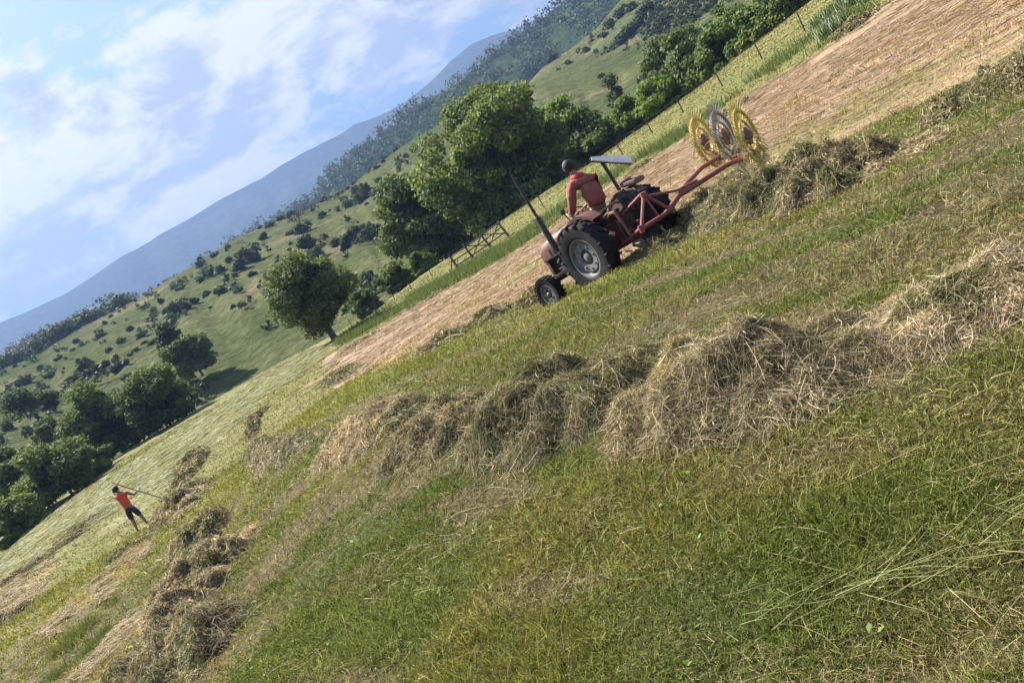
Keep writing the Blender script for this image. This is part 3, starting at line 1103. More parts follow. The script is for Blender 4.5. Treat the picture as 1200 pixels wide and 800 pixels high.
    s = (.006+.011*rng.random(n))*(1+.08*r)
    z = ground(x, y)+.03+.015*rng.random(n)
    ang = rng.uniform(0, 6.28, n)
    t = np.stack([np.cos(ang), np.sin(ang), rng.normal(size=n)*.3], -1)
    b = np.stack([-np.sin(ang), np.cos(ang), rng.normal(size=n)*.3], -1)
    cc = np.stack([x, y, z], -1)
    V = np.stack([cc-t*s[:, None], cc-t*(s*.2)[:, None]+b*(s*.6)[:, None], cc+t*(s*1.1)[:, None], cc-t*(s*.2)[:, None]-b*(s*.6)[:, None]], 1).reshape(-1, 3)
    c = np.array((.11, .165, .04))*(.6+.9*rng.random(n))[:, None]
    tag(mesh_np('weed_leaves', V, np.arange(n*4).reshape(-1, 4), MAT['grass'], None, np.repeat(c, 4, 0)), kind='stuff')


build_grass()


def tall_grass(name, pts, hmin, hmax, ca, cb, seed, width, seg=3, lean=.35, white=0):
    rng = np.random.default_rng(seed)
    x, y = pts
    n = len(x)
    ang = rng.uniform(0, 6.28, n)
    ln = rng.uniform(0, lean, n)
    D = np.stack([np.cos(ang)*ln, np.sin(ang)*ln, np.ones(n)], -1)
    D /= np.linalg.norm(D, axis=1)[:, None]
    h = rng.uniform(hmin, hmax, n)
    V, F, k = ribbons(np.stack([x, y, ground(x, y)-.03], -1), D, h, width*(.6+.8*rng.random(n)), -.10, seg, rng)
    c = ca+(cb-ca)*rng.random(n)[:, None]
    if white:
        m = rng.random(n) < white
        c[m] = (.6, .6, .55)
    return tag(mesh_np(name, V, F, MAT['grass'], None, np.repeat(c, k, 0)), kind='stuff')


def in_poly_pts(poly, n, rng, clump=0, seed=0, thr=.0):
    lo, hi = poly.min(0), poly.max(0)
    x = rng.uniform(lo[0], hi[0], n)
    y = rng.uniform(lo[1], hi[1], n)
    k = inpoly(x, y, poly)
    if clump:
        k &= fbm(x*clump, y*clump, seed, 3) > thr
    return x[k], y[k]


_r = np.random.default_rng(15)
tall_grass('tall_grass_verge', in_poly_pts(outline([(395, 410), (440, 384), (500, 350), (560, 318), (610, 291), (650, 262), (700, 226), (745, 199), (800, 164), (870, 113), (930, 78), (985, 42), (1030, 8),
                                                    (1020, -4), (980, 26), (925, 60), (865, 96), (800, 150), (745, 186), (700, 213), (648, 250), (606, 280), (556, 306), (498, 336), (440, 370), (395, 398)]),
                                           90000, _r, .30, 91, .50), .15, .6, np.array((.06, .095, .024)), np.array((.16, .19, .065)), 16, .035, lean=.7)
tall_grass('tall_grass_clump', in_poly_pts(outline([(40, 790), (85, 745), (140, 700), (150, 715), (110, 765), (70, 815)]), 9000, _r, .9, 92, .46), .06, .26, np.array((.065, .095, .022)), np.array((.16, .19, .06)), 17, .011, lean=.9)
tall_grass('white_flower_patch', in_poly_pts(outline([(960, 50), (1000, 18), (1025, -4), (1015, -12), (985, 10), (950, 36)]), 12000, _r, .5, 93, .42), .3, .7, np.array((.06, .10, .025)), np.array((.13, .18, .05)), 18, .04, white=.16)
# seed stubble of the raked tan strip and pale swaths of the far field
def field_strands(name, poly, n, lmin, lmax, ca, cb, seed, ang, spread, wid, lift=.05, thr=0, cl=(.3, 1.4)):
    rng = np.random.default_rng(seed)
    x, y = in_poly_pts(poly, n, rng)
    if thr:
        u, w = x*MW[0]+y*MW[1], -x*MW[1]+y*MW[0]
        k = fbm(u*cl[0], w*cl[1], seed, 3) > thr
        x, y = x[k], y[k]
    n = len(x)
    a = ang+rng.normal(size=n)*spread
    D = np.stack([np.cos(a), np.sin(a), rng.normal(size=n)*.08+.04], -1)
    d = np.hypot(x, y)
    V, F, k = ribbons(np.stack([x, y, .015+lift*rng.random(n)], -1), D, rng.uniform(lmin, lmax, n), wid*d*(.6+.8*rng.random(n)), -.02, 2, rng, lambda p, q: ground(p, q), np.array([[0, 0, 1.0]])+rng.normal(size=(n, 3))*.5)
    c = (ca+(cb-ca)*rng.random(n)[:, None])
    tag(mesh_np(name, V, F, MAT['straw'], None, np.repeat(c, k, 0)), kind='stuff')


field_strands('raked_stubble', TAN, 90000, .15, .7, np.array((.16, .11, .065)), np.array((.38, .272, .182)), 61, R(-42), .45, .0008, .07, .44)
field_strands('pale_swaths', PALE, 90000, .3, 1.0, np.array((.14, .145, .06)), np.array((.36, .34, .19)), 62, R(8), .5, .0008, .12, .34, (1.0, .4))
_a, _b = hit(890, 742), hit(1190, 612)
field_strands('stalk_bundle', outline([(870, 738), (960, 700), (1080, 650), (1230, 585), (1230, 650), (1100, 690), (1000, 730), (890, 755)]), 170, .10, .42, np.array((.12, .15, .045)), np.array((.36, .33, .15)), 65,
              math.atan2(_b[1]-_a[1], _b[0]-_a[0]), .35, .0010, .05)
for q in TANL:
    field_strands('dry_strip', q, 11000, .12, .45, np.array((.16, .13, .065)), np.array((.40, .31, .18)), 63, R(-42), .8, .0008, .06, .47, (.5, 1.6))


# ---- hay heaps
HAY_T = np.array([(.62, .49, .31), (.40, .30, .18), (.27, .26, .115), (.15, .175, .058), (.13, .09, .05)])


def hay_heap(pts, width, height, label, n, seed, mix=(.30, .25, .22, .13, .10), drape=.5, lumps=1.0, lmin=.15, lmax=.6, wpx=.85, group=None, name='hay_heap', fray=1.0):
    """a heap along a ground polyline pts [(x,y)]; strands drape over a lumpy core"""
    rng = np.random.default_rng(seed)
    width, height, n, wpx = width*1.25, height*.51, int(n*2.5), wpx*.60
    lmin, lmax, lumps, drape = lmin*.5, lmax*.75, lumps*1.15, drape*.55
    pl = np.array(pts, float)
    ext = .22*height/.3
    pl[0] += (pl[0]-pl[1])/np.linalg.norm(pl[0]-pl[1])*ext
    pl[-1] += (pl[-1]-pl[-2])/np.linalg.norm(pl[-1]-pl[-2])*ext
    seg = np.diff(pl, axis=0)
    sl = np.hypot(seg[:, 0], seg[:, 1])
    tot = sl.sum()
    cum = np.concatenate([[0], np.cumsum(sl)])
    org = pl.mean(0)

    def local(x, y):
        """distance along and across the heap"""
        best = np.full(len(x), 1e9)
        ss, tt = np.zeros(len(x)), np.zeros(len(x))
        for k in range(len(seg)):
            dx, dy = seg[k]/sl[k]
            a = (x-pl[k, 0])*dx+(y-pl[k, 1])*dy
            ac = np.clip(a, 0 if k else -9, sl[k] if k < len(seg)-1 else 99)
            t = (x-pl[k, 0])*(-dy)+(y-pl[k, 1])*dx
            d = np.hypot(a-ac, t)
            m = d < best
            best[m], ss[m], tt[m] = d[m], (cum[k]+ac)[m], t[m]
        return ss, tt

    def mound(x, y):
        s, t = local(x, y)
        e = np.abs(2*s/tot-1)
        prof = np.clip(1-e**2.4, 0, 1)**.8*(.62+.40*vnoise(s*1.1/width**.5, t*0+seed, seed))
        wl = width/2*(.95+.4*vnoise(s*1.2, t*0, seed+2))*(np.clip(1-e**4, .25, 1)**.5)
        q = np.clip(1-(t/np.maximum(wl, .05))**2, 0, 1)
        lump = (fbm(x*3.6/width**.5, y*3.6/width**.5, seed+5, 4)-.5)*lumps
        return height*(prof*q*(1+lump*1.1)+lump*.5*np.minimum(prof*q*3, 1)).clip(0)

    # core
    lo, hi = pl.min(0)-width*.9, pl.max(0)+width*.9
    st = max(.022, min(.09, width/36))
    gx, gy = np.meshgrid(np.arange(lo[0], hi[0], st), np.arange(lo[1], hi[1], st))
    ny, nx = gx.shape
    x, y = gx.ravel(), gy.ravel()
    m = mound(x, y)
    z = ground(x, y)+m*.93-.05 + (fbm(x*14, y*14, seed+9, 3)-.5)*.10*height*(m > 0)
    V0 = np.stack([x, y, z], -1)
    i = np.arange(ny-1)[:, None]*nx
    j = np.arange(nx-1)[None, :]
    F0 = np.stack([i+j, i+j+1, i+nx+j+1, i+nx+j], -1).reshape(-1, 4)
    F0 = F0[(m[F0] > 0).any(1)]
    used = np.unique(F0)
    re = np.zeros(len(V0), int)
    re[used] = np.arange(len(used))
    V0, F0 = V0[used], re[F0]
    c0 = np.array((.050, .042, .021))*(.4+1.0*fbm(V0[:, 0]*9, V0[:, 1]*9, seed+4))[:, None]  # dark core colour stands in for shade in the hollows between strands
    # strands
    s = rng.uniform(0, 1, n*2)*tot
    k = np.clip(np.searchsorted(cum, s)-1, 0, len(seg)-1)
    f = (s-cum[k])
    dirs = seg/sl[:, None]
    off = rng.normal(size=n*2)*width*.36
    X = pl[k, 0]+dirs[k, 0]*f-dirs[k, 1]*off
    Y = pl[k, 1]+dirs[k, 1]*f+dirs[k, 0]*off
    mm = mound(X, Y)
    ok = (mm > height*.08) | (rng.random(n*2) < .10*fray)
    X, Y, k, off = X[ok][:n], Y[ok][:n], k[ok][:n], off[ok][:n]
    n = len(X)
    base = np.arctan2(dirs[k, 1], dirs[k, 0])
    # locks of hay share a direction: sample the angle from smooth noise, plus scatter
    lock = (vnoise(X*2.6/width**.5, Y*2.6/width**.5, seed+20)-.5)*5.0
    dr = rng.random(n) < drape
    ang = np.where(dr, base+np.sign(off)*np.pi/2+lock*.5+rng.normal(size=n)*.65, base+lock+rng.normal(size=n)*.9)
    D = np.stack([np.cos(ang), np.sin(ang), rng.normal(size=n)*.16+.08], -1)
    dist = np.hypot(X, Y)
    L = rng.uniform(lmin, lmax, n)*(.35+.65*rng.random(n)**1.5)
    z0 = -.03*height+rng.random(n)**2*.16*height+.004
    fly = rng.random(n) < .03
    D[fly, 2] += .5
    wd = wpx*dist/FPX*(.55+.9*rng.random(n))
    sdv = np.array([[0, 0, 1.0]])+rng.normal(size=(n, 3))*.8
    free = rng.random(n) < .55                    # loose stalks lying across the heap, the rest hug it
    fo, hu = np.where(free)[0], np.where(~free)[0]
    h_ = .06
    sx = (mound(X[fo]+np.cos(ang[fo])*h_, Y[fo]+np.sin(ang[fo])*h_)-mound(X[fo]-np.cos(ang[fo])*h_, Y[fo]-np.sin(ang[fo])*h_))/(2*h_)
    Df = D[fo].copy()
    Df[:, 2] = np.clip(sx, -1.2, .7)*.6+rng.normal(size=len(fo))*.22
    Lf = L[fo]*.75
    st_ = np.stack([X[fo]-np.cos(ang[fo])*Lf*.5, Y[fo]-np.sin(ang[fo])*Lf*.5, ground(X[fo], Y[fo])+mound(X[fo], Y[fo])+z0[fo]-Df[:, 2]*Lf*.5+.01], -1)
    Va, Fa, kk = ribbons(st_, Df, Lf, wd[fo], -.05, 4, rng, None, sdv[fo], .8)
    Vb, Fb, kb = ribbons(np.stack([X[hu], Y[hu], z0[hu]], -1), D[hu], L[hu], wd[hu], -.07, 4, rng, lambda a, b: ground(a, b)+mound(a, b), sdv[hu], .9)
    nb = n//2                                      # broken leaf and seed heads between the stalks
    bi = rng.integers(0, n, nb)
    bx, by = X[bi]+rng.normal(size=nb)*.05, Y[bi]+rng.normal(size=nb)*.05
    Vc, Fc, kb = ribbons(np.stack([bx, by, ground(bx, by)+mound(bx, by)+.01+.05*height*rng.random(nb)], -1), rng.normal(size=(nb, 3)), rng.uniform(.02, .08, nb), wd[bi]*2.1, -.1, 4, rng, None)
    V, F = np.concatenate([Va, Vb, Vc]), np.concatenate([Fa, Fb+len(Va), Fc+len(Va)+len(Vb)])
    order = np.concatenate([fo, hu, bi])
    # strands never sink into the turf
    g = ground(V[:, 0], V[:, 1])+.004
    V[:, 2] = np.maximum(V[:, 2], g)
    tone = vnoise(X*2.2/width**.5, Y*2.2/width**.5, seed+30)
    idx = rng.choice(5, n, p=np.array(mix)/sum(mix))
    green = (tone > .62) & (rng.random(n) < .6)
    idx = np.where(green, np.where(rng.random(n) < .5, 2, 3), idx)
    c = HAY_T[idx]*(.22+1.1*rng.random(n)**1.3)[:, None]*(.62+.75*vnoise(X*5, Y*5, seed+40))[:, None]
    c = c[order]
    c[n:] *= (.55+.75*rng.random(nb))[:, None]
    V = np.concatenate([V0, V])
    F = np.concatenate([F0, F+len(V0)])
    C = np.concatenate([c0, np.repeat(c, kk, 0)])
    oz = gz(org[0], org[1])
    V = V-np.array((org[0], org[1], oz))
    o = mesh_np(name, V, F, MAT['straw'], None, C)
    o.location = (org[0], org[1], oz)
    return tag(o, label, 'hay', group)


def hp(*px):
    return [hit(*p) for p in px]


GREENISH = (.16, .18, .30, .24, .12)
TANISH = (.62, .24, .08, .02, .04)
W1 = 'hay heaps of the windrow nearest the camera'
hay_heap(hp((760, 505), (840, 478), (920, 460), (985, 445)), .95, .56, 'biggest tangled hay heap in the foreground, loose pale stalks arching over its crown', 10500, 1, (.34, .26, .20, .10, .10), .45, 1.0, .2, .75, .9, W1)
hay_heap(hp((960, 440), (1030, 418), (1090, 400), (1140, 388)), .55, .26, 'thin flattened brown hay between the biggest heap and the heap at the right edge', 4200, 2, TANISH, .2, 1.0, .2, .6, .9, W1)
hay_heap(hp((1050, 378), (1110, 368), (1180, 352), (1260, 335)), .62, .34, 'brown dry hay heap at the right picture edge of the nearest windrow', 5600, 3, TANISH, .25, 1.1, .2, .6, .9, W1)
hay_heap(hp((585, 515), (630, 500), (680, 485), (735, 470)), 1.0, .74, 'steep grey-green hay heap with stalks draping down its dark front, left of the biggest heap', 8600, 4, GREENISH, .75, .9, .2, .65, .9, W1)
hay_heap(hp((480, 530), (520, 515), (565, 497)), .95, .50, 'shaggy hay heap with a dark hollow, second to the left of the biggest heap', 6200, 5, (.26, .24, .24, .14, .12), .6, 1.2, .2, .6, .9, W1)
hay_heap(hp((392, 522), (430, 510), (472, 500)), .95, .58, 'tan hay heap with a smooth combed side, left of the shaggy heap', 5200, 6, TANISH, .7, .8, .2, .6, .9, W1)
hay_heap(hp((296, 520), (335, 528), (385, 515)), 1.0, .52, 'low brown tail of the nearest windrow where it bends away', 3800, 7, (.28, .26, .16, .1, .2), .4, 1.2, .2, .6, .9, W1)
hay_heap(hp((312, 478), (298, 495), (296, 515)), .5, .42, 'small dark crooked clod of hay where the windrow turns up to the pale field', 1500, 8, (.2, .25, .15, .1, .3), .4, 1.3, .2, .6, 1.0, W1)
# windrow raked by the tractor
W2 = 'hay heaps of the windrow beside the tractor'
hay_heap(hp((815, 258), (870, 245), (925, 238)), 1.5, .98, 'grey-green hay heap just below the rake wheels', 6500, 9, GREENISH, .5, 1.1, .2, .6, .9, W2)
hay_heap(hp((905, 240), (955, 222), (1010, 205)), 1.3, 1.08, 'hay heap with a dark brown top between the rake and the upper right corner', 6000, 10, (.22, .26, .16, .12, .24), .5, 1.2, .2, .6, .9, W2)
hay_heap(hp((1000, 208), (1050, 185), (1110, 155)), .9, .24, 'thin scattered hay joining the brown-topped heap to the upper right heap', 3200, 11, TANISH, .3, 1.0, .2, .6, .9, W2)
hay_heap(hp((1105, 138), (1160, 112), (1240, 75)), .95, .75, 'olive hay heap at the right edge of the picture near the top corner', 5600, 12, (.24, .22, .28, .16, .1), .6, 1.0, .2, .65, .9, W2)
hay_heap(hp((740, 312), (775, 292), (815, 268)), 1.2, .40, 'low fresh-raked hay between the tractor and the grey-green heap under the rake', 3600, 13, GREENISH, .4, 1.0, .2, .6, .9, W2)
# windrow that comes down the left side
W3 = 'hay heaps of the windrow on the left'
hay_heap(hp((160, 800), (200, 790), (245, 785)), 1.25, .80, 'dark hay heap cut by the bottom picture edge, greenest at its shaded front', 5200, 14, (.3, .24, .22, .12, .12), .5, 1.3, .2, .6, .9, W3)
hay_heap(hp((190, 762), (215, 735), (240, 712)), 1.5, .72, 'broad tan hay heap lying just above the dark heap at the bottom edge', 6400, 15, TANISH, .4, 1.4, .2, .6, .9, W3)
hay_heap(hp((215, 698), (240, 682), (262, 668)), 1.5, .80, 'hay heap with two dark hollows, third from the bottom picture edge', 5400, 16, TANISH, .4, 1.7, .2, .6, .9, W3)
hay_heap(hp((222, 655), (240, 635), (258, 618)), 1.5, .74, 'pale combed hay heap right of the man in orange', 5200, 17, TANISH, .6, .8, .2, .6, .9, W3)
hay_heap(hp((205, 612), (215, 592), (228, 572)), 1.4, .74, 'tan hay heap level with the legs of the man in orange', 4600, 18, TANISH, .4, 1.4, .2, .6, .9, W3)
hay_heap(hp((215, 565), (222, 548), (230, 530)), 1.2, .6, 'smallest far hay heap at the upper end of the left windrow', 2600, 19, (.36, .28, .18, .08, .1), .5, 1.1, .2, .6, 1.0, W3)
hay_heap(hp((118, 668), (150, 645), (182, 626)), .95, .22, 'narrow dark ridge of hay at the feet of the man in orange', 2600, 20, (.2, .22, .24, .14, .2), .4, 1.0, .2, .6, .9, 'narrow hay ridges around the man in orange')
hay_heap(hp((0, 690), (30, 668), (62, 648)), 1.5, .34, 'brown broken hay ridge at the left picture edge below the man in orange', 2400, 21, (.24, .24, .18, .1, .24), .4, 1.4, .2, .6, .9, 'narrow hay ridges around the man in orange')
hay_heap(hp((70, 640), (100, 615), (128, 597)), 1.4, .30, 'grey-green hay ridge running up behind the man in orange', 2400, 22, GREENISH, .4, 1.4, .2, .6, .9, 'narrow hay ridges around the man in orange')
hay_heap(hp((-20, 745), (8, 728), (35, 712)), 1.3, .36, 'lowest hay ridge at the left picture edge, its shaded side dark', 2400, 23, (.24, .24, .2, .12, .2), .4, 1.3, .2, .6, .9, 'narrow hay ridges around the man in orange')
# ragged clumps on the edges of the tan strip
W4 = 'small hay clumps along the edge of the tan strip'
for i, (a, b, w_, h_, lab) in enumerate([((388, 442), (412, 440), 1.4, .40, 'dark-bottomed clump at the lower tip of the tan strip'),
                                         ((495, 412), (545, 388), 1.2, .36, 'dark ragged clump below the middle of the tan strip'),
                                         ((562, 378), (590, 362), 1.1, .34, 'pale fluffy clump between the ragged clump and the front tractor wheel'),
                                         ((612, 358), (632, 348), .9, .40, 'dark clump tucked against the front tractor wheel'),
                                         ((500, 352), (528, 336), 1.0, .30, 'low grassy clump on the upper edge of the tan strip under the gate'),
                                         ((402, 412), (440, 392), 1.2, .30, 'long low clump on the upper edge of the tan strip by the lone tree'),
                                         ((462, 374), (486, 360), 1.0, .28, 'small clump on the upper edge of the tan strip left of the gate'),
                                         ((735, 208), (760, 193), 1.0, .34, 'dark clump on the upper edge of the tan strip left of the rake wheels'),
                                         ((985, 45), (1025, 14), 1.3, .50, 'grey clump on the upper edge of the tan strip at the top picture edge'),
                                         ((830, 150), (880, 116), 1.0, .30, 'thin clump on the upper edge of the tan strip above the rake wheels')]):
    hay_heap(hp(a, ((a[0]+b[0])/2, (a[1]+b[1])/2), b), w_, h_, lab, 1500, 30+i, (.28, .22, .24, .14, .12), .4, 1.4, .2, .6, 1.0, W4, 'hay_clump')


# ------------------------------------------------------------------ fence and gate
def top_of(px, py, x, y):
    """height of the thing standing at ground point (x,y) whose top is seen at a pixel"""
    r = ray(px, py)
    return EYE+r.z/math.hypot(r.x, r.y)*math.hypot(x, y)


fence = empty('wire_fence', (0, 0, 0))
tag(fence, 'thin wire fence on dark slender posts climbing along the upper edge of the tan strip', 'fence')
posts_px = [((933, 15), (944, 38)), ((883, 48), (894, 71)), ((838, 86), (849, 105)), ((795, 118), (804, 138)), ((758, 143), (768, 162)), ((722, 165), (733, 187)),
            ((632, 236), (641, 249)), ((502, 318), (511, 331)), ((479, 333), (488, 347)), ((460, 348), (469, 361)), ((407, 373), (416, 388)),
            ((440, 360), (449, 373)), ((980, -20), (992, 4)), ((1030, -58), (1043, -34))]
pts = []
for tp, bt in posts_px:
    r = ray(*bt)
    # the fence stands on the line measured between its two ends
    A_, B_ = Vector((23.7, 47)), Vector((-13.5, 82))
    dv = Vector((r.x, r.y))
    e = B_-A_
    den = dv.x*e.y-dv.y*e.x
    s = (A_.x*e.y-A_.y*e.x)/den
    x, y = dv.x*s, dv.y*s
    g = gz(x, y)
    h = max(1.05, min(1.55, top_of(*tp, x, y)-g))
    pts.append((x, y, g, h))
pts.sort()
fence.location = (pts[0][0], pts[0][1], pts[0][2])
fo = Vector(fence.location)
for (x, y, g, h) in pts:
    lx = rnd.uniform(-.05, .05)
    MB().tube([(x-fo.x, y-fo.y, g-fo.z-.3), (x-fo.x+lx, y-fo.y, g-fo.z+h)], [.045, .038], 6).build('post', MAT['iron'], fence)
for k in range(3):
    w = MB()
    for p, q in zip(pts, pts[1:]):
        a = Vector((p[0], p[1], p[2]+p[3]*(.32+.31*k)))-fo
        b = Vector((q[0], q[1], q[2]+q[3]*(.32+.31*k)))-fo
        m = a.lerp(b, .5)-Vector((0, 0, .02*(a-b).length/3))
        w.tube([a, m, b], .009, 4)
    w.build('wire', MAT['wire'], fence)

ga = hit(541, 320)
gp_px = [((525, 301), (541, 319)), ((545, 289), (558, 307)), ((566, 276), (577, 291)), ((588, 262), (598, 279))]
gate = empty('wooden_gate', (0, 0, 0))
tag(gate, 'old grey wooden pole gate with crossed braces in the fence beneath the dark tree', 'gate')
gp = []
for tp, bt in gp_px:
    q = P(*bt, 60)
    g = gz(q.x, q.y)
    gp.append(Vector((q.x, q.y, g)))
d_ = (gp[-1]-gp[0])
gate.location = gp[0]
hh = 1.45
for k, p in enumerate(gp):
    b = p-gp[0]
    MB().tube([b-Vector((0, 0, .3)), b+Vector((rnd.uniform(-.3, -.12), 0, hh*rnd.uniform(.95, 1.1)))], [.10, .075], 6).build('post', MAT['post_wood'], gate)
for k, f in enumerate((.30, .58, .88)):
    m = MB()
    ptsr = [b-gp[0]+Vector((-.16*f, -.07, hh*f+rnd.uniform(-.05, .05))) for b in gp]
    m.tube(ptsr, .052, 6).build('rail', MAT['post_wood'], gate)
for a, b, fa, fb in ((1, 2, .2, .95), (1, 2, .9, .25), (2, 3, .2, .9), (2, 3, .85, .2), (0, 0, 0, .9)):
    if a == b:
        MB().tube([Vector((-.9, .1, -.2)), Vector((-.1, .02, hh*.85))], .05, 6).build('brace', MAT['post_wood'], gate)
        continue
    MB().tube([gp[a]-gp[0]+Vector((-.1, -.12, hh*fa)), gp[b]-gp[0]+Vector((-.1, -.12, hh*fb))], .045, 6).build('brace', MAT['post_wood'], gate)



# ------------------------------------------------------------------ tractor
TSC = 1.06
TH = R(120)
_Rt = Vector((math.cos(R(30)), math.sin(R(30)), 0))
_wl = P(715, 337, 15)
T_ORG = Vector((_wl.x, _wl.y, _wl.z))+_Rt*.82
T_ORG.z = _wl.z+.03
T_MAT = Matrix.Translation(T_ORG) @ Euler((R(1.0), R(4.7), TH)).to_matrix().to_4x4()


def build_tractor():
    root = tag(empty('tractor'), 'old faded red farm tractor with tall black exhaust, pulling the wheel rake up the slope', 'tractor')
    root.location = T_ORG
    root.rotation_euler = (R(1.0), R(4.7), TH)
    root.scale = (TSC,)*3
    A = lambda mb, n, m, p=root, **k: mb.build(n, m, p, **k)

    def rr(x, w, zb, zt, rad, n=5):
        """rounded top section of the bonnet at x"""
        o = [(x, -w, zb), ]
        for k in range(n+1):
            t = math.pi/2*k/n
            o.append((x, -w+rad-rad*math.cos(t), zt-rad+rad*math.sin(t)))
        for k in range(n+1):
            t = math.pi/2*(1-k/n)
            o.append((x, w-rad+rad*math.cos(t), zt-rad+rad*math.sin(t)))
        o.append((x, w, zb))
        return o
    A(MB().loft([rr(.62, .25, .92, 1.33, .15), rr(1.1, .26, .92, 1.34, .16), rr(1.7, .26, .93, 1.32, .17), rr(2.0, .255, .94, 1.28, .17), rr(2.12, .235, .96, 1.22, .16), rr(2.17, .19, 1.0, 1.14, .06)]), 'bonnet', MAT['red_paint'], angle=50)
    g = MB().box((2.06, 0, .76), (.10, .44, .42), bev=.02)
    for k in range(7):
        g.box((2.118, -.17+.057*k, .76), (.02, .018, .36))
    A(g, 'grille', MAT['red_dark'])
    e = MB().box((1.33, 0, .70), (1.15, .30, .44), bev=.03).box((1.3, 0, .48), (.9, .24, .14), bev=.03)
    for k in range(4):
        e.tube([(1.0+.2*k, .14, .86), (1.0+.2*k, .25, .84), (1.0+.2*k+.05, .27, .80)], .035, 7)
    e.tube([(1.05, .2, .62), (1.05, .2, .82)], .06, 10).box((1.55, .2, .60), (.22, .14, .2), bev=.02).tube([(.85, .21, .7), (1.8, .22, .68)], .018, 6)
    e.lathe([(.05, 1.88), (.17, 1.89), (.17, 1.91), (.05, 1.92)], 14, 'x', (0, 0, .78))
    A(e, 'engine', MAT['iron'])
    t = MB().box((.40, 0, .66), (.95, .34, .40), bev=.06).box((-.12, 0, .68), (.50, .44, .50), bev=.07).box((-.2, 0, .96), (.36, .30, .12), bev=.03)
    A(t, 'gearbox', MAT['red_dark'])
    ax = MB().lathe([(.17, -.22), (.15, -.30), (.10, -.45), (.10, -.62), (.14, -.64), (.14, -.68)], 16, 'y', (0, 0, .625)).lathe([(.17, .22), (.15, .30), (.10, .45), (.10, .62), (.14, .64), (.14, .68)], 16, 'y', (0, 0, .625))
    A(ax, 'rear_axle', MAT['red_dark'])
    # front axle
    fx = MB().box((1.83, 0, .52), (.12, 1.0, .10), bev=.015)
    for s in (-1, 1):
        fx.tube([(1.83, s*.48, .58), (1.83, s*.55, .36)], .035, 8).tube([(1.83, s*.53, .36), (1.83, s*.66, .36)], .03, 8).tube([(1.83, s*.48, .60), (1.62, s*.40, .60), (.75, s*.26, .72)], .016, 6)
    A(fx, 'front_axle', MAT['iron'])

    def wheel(name, c, r, w, rim_r, lugs, s, rear):
        wroot = MB()
        hw = w/2
        prof = [(rim_r, -hw*.62), (rim_r+.03, -hw*.86), ((rim_r+r)/2, -hw), (r*.93, -hw*.93), (r*.97, -hw*.72), (r*.985, 0), (r*.97, hw*.72), (r*.93, hw*.93), ((rim_r+r)/2, hw), (rim_r+.03, hw*.86), (rim_r, hw*.62)]
        wroot.lathe(prof, 44, 'y', closed=True)
        for k in range(lugs):
            for sd in (-1, 1):
                a = 2*math.pi*(k+.25*sd)/lugs
                sw = .16 if rear else .0
                for (y0, y1, da, r0) in ((.02, .55, sw*.35, r*.985), (.55, .98, sw*.85, r*.955)):
                    ya, yb = sd*hw*y0, sd*hw*y1
                    a0 = a+da-sw*.3
                    m = Matrix.Rotation(-a0, 3, 'Y') @ Matrix.Rotation(sd*(.55 if rear else .0), 3, 'X')
                    q = Vector((r0*math.cos(a0), (ya+yb)/2, r0*math.sin(a0)))
                    wroot.box(q, ((.055 if rear else .022), abs(yb-ya)+.03, (.042 if rear else .035)), m.to_quaternion(), bev=0)
        o = A(wroot, name, MAT['rubber'])
        o.location = c
        rim = MB()
        sgn = s
        rim.lathe([(rim_r+.012, sgn*hw*.80), (rim_r-.02, sgn*hw*.76), (rim_r-.035, sgn*hw*.45), (rim_r*.80, sgn*hw*.30), (rim_r*.74, sgn*hw*.52), (rim_r*.42, sgn*hw*.42), (rim_r*.38, sgn*hw*.10), (.02, sgn*hw*.10), (.02, -sgn*hw*.2), (rim_r*.80, -sgn*hw*.2), (rim_r-.03, -sgn*hw*.6), (rim_r+.012, -sgn*hw*.8)], 40, 'y', closed=True)
        for k in range(8 if rear else 5):
            a = 2*math.pi*k/(8 if rear else 5)
            q = (rim_r*(.60 if rear else .55)*math.cos(a), sgn*hw*.5, rim_r*(.60 if rear else .55)*math.sin(a))
            rim.lathe([(.02, -.02), (.022, .012), (.01, .02)], 8, 'y', q)
        ro = rim.build('rim', MAT['rim_grey' if rear else 'grey_dark'], o)
        hb = MB().lathe([(.10 if rear else .055, 0), (.09 if rear else .05, sgn*.05), (.05 if rear else .035, sgn*.07), (.02, sgn*.075)], 18, 'y', (0, sgn*hw*.10, 0))
        if rear:
            for k in range(6):
                a = 2*math.pi*k/6+.2
                hb.lathe([(.016, 0), (.016, sgn*.03)], 6, 'y', (.15*math.cos(a), sgn*hw*.10, .15*math.sin(a)))
        hb.build('hub', MAT['rim_grey' if rear else 'grey_dark'], o)
        return o
    MAT['grey_dark'] = simple('rim_dark', (.09, .085, .085), (.16, .15, .14), 9, .6, .2, .05, (.05, .045, .04))
    for s in (1, -1):
        wheel('rear_wheel', (0, s*.80, .625), .635, .33, .36, 18, s, True)
        wheel('front_wheel', (1.83, s*.68, .365), .365, .19, .21, 26, s, False)
    # mudguards
    for s in (1, -1):
        rings = []
        for k in range(15):
            a = R(22+k*8.0)
            for_r = .71
            c, sn = math.cos(a), math.sin(a)
            y0, y1 = s*.48, s*.72
            rings.append([(for_r*c, y0, .625+for_r*sn), (for_r*c, y1, .625+for_r*sn), ((for_r-.05)*c, y1, .625+(for_r-.05)*sn), ((for_r-.045)*c, y1-s*.015, .625+(for_r-.045)*sn), ((for_r-.018)*c, y1-s*.02, .625+(for_r-.018)*sn), ((for_r-.018)*c, y0, .625+(for_r-.018)*sn)])
        f = MB().loft(rings)
        inner = []
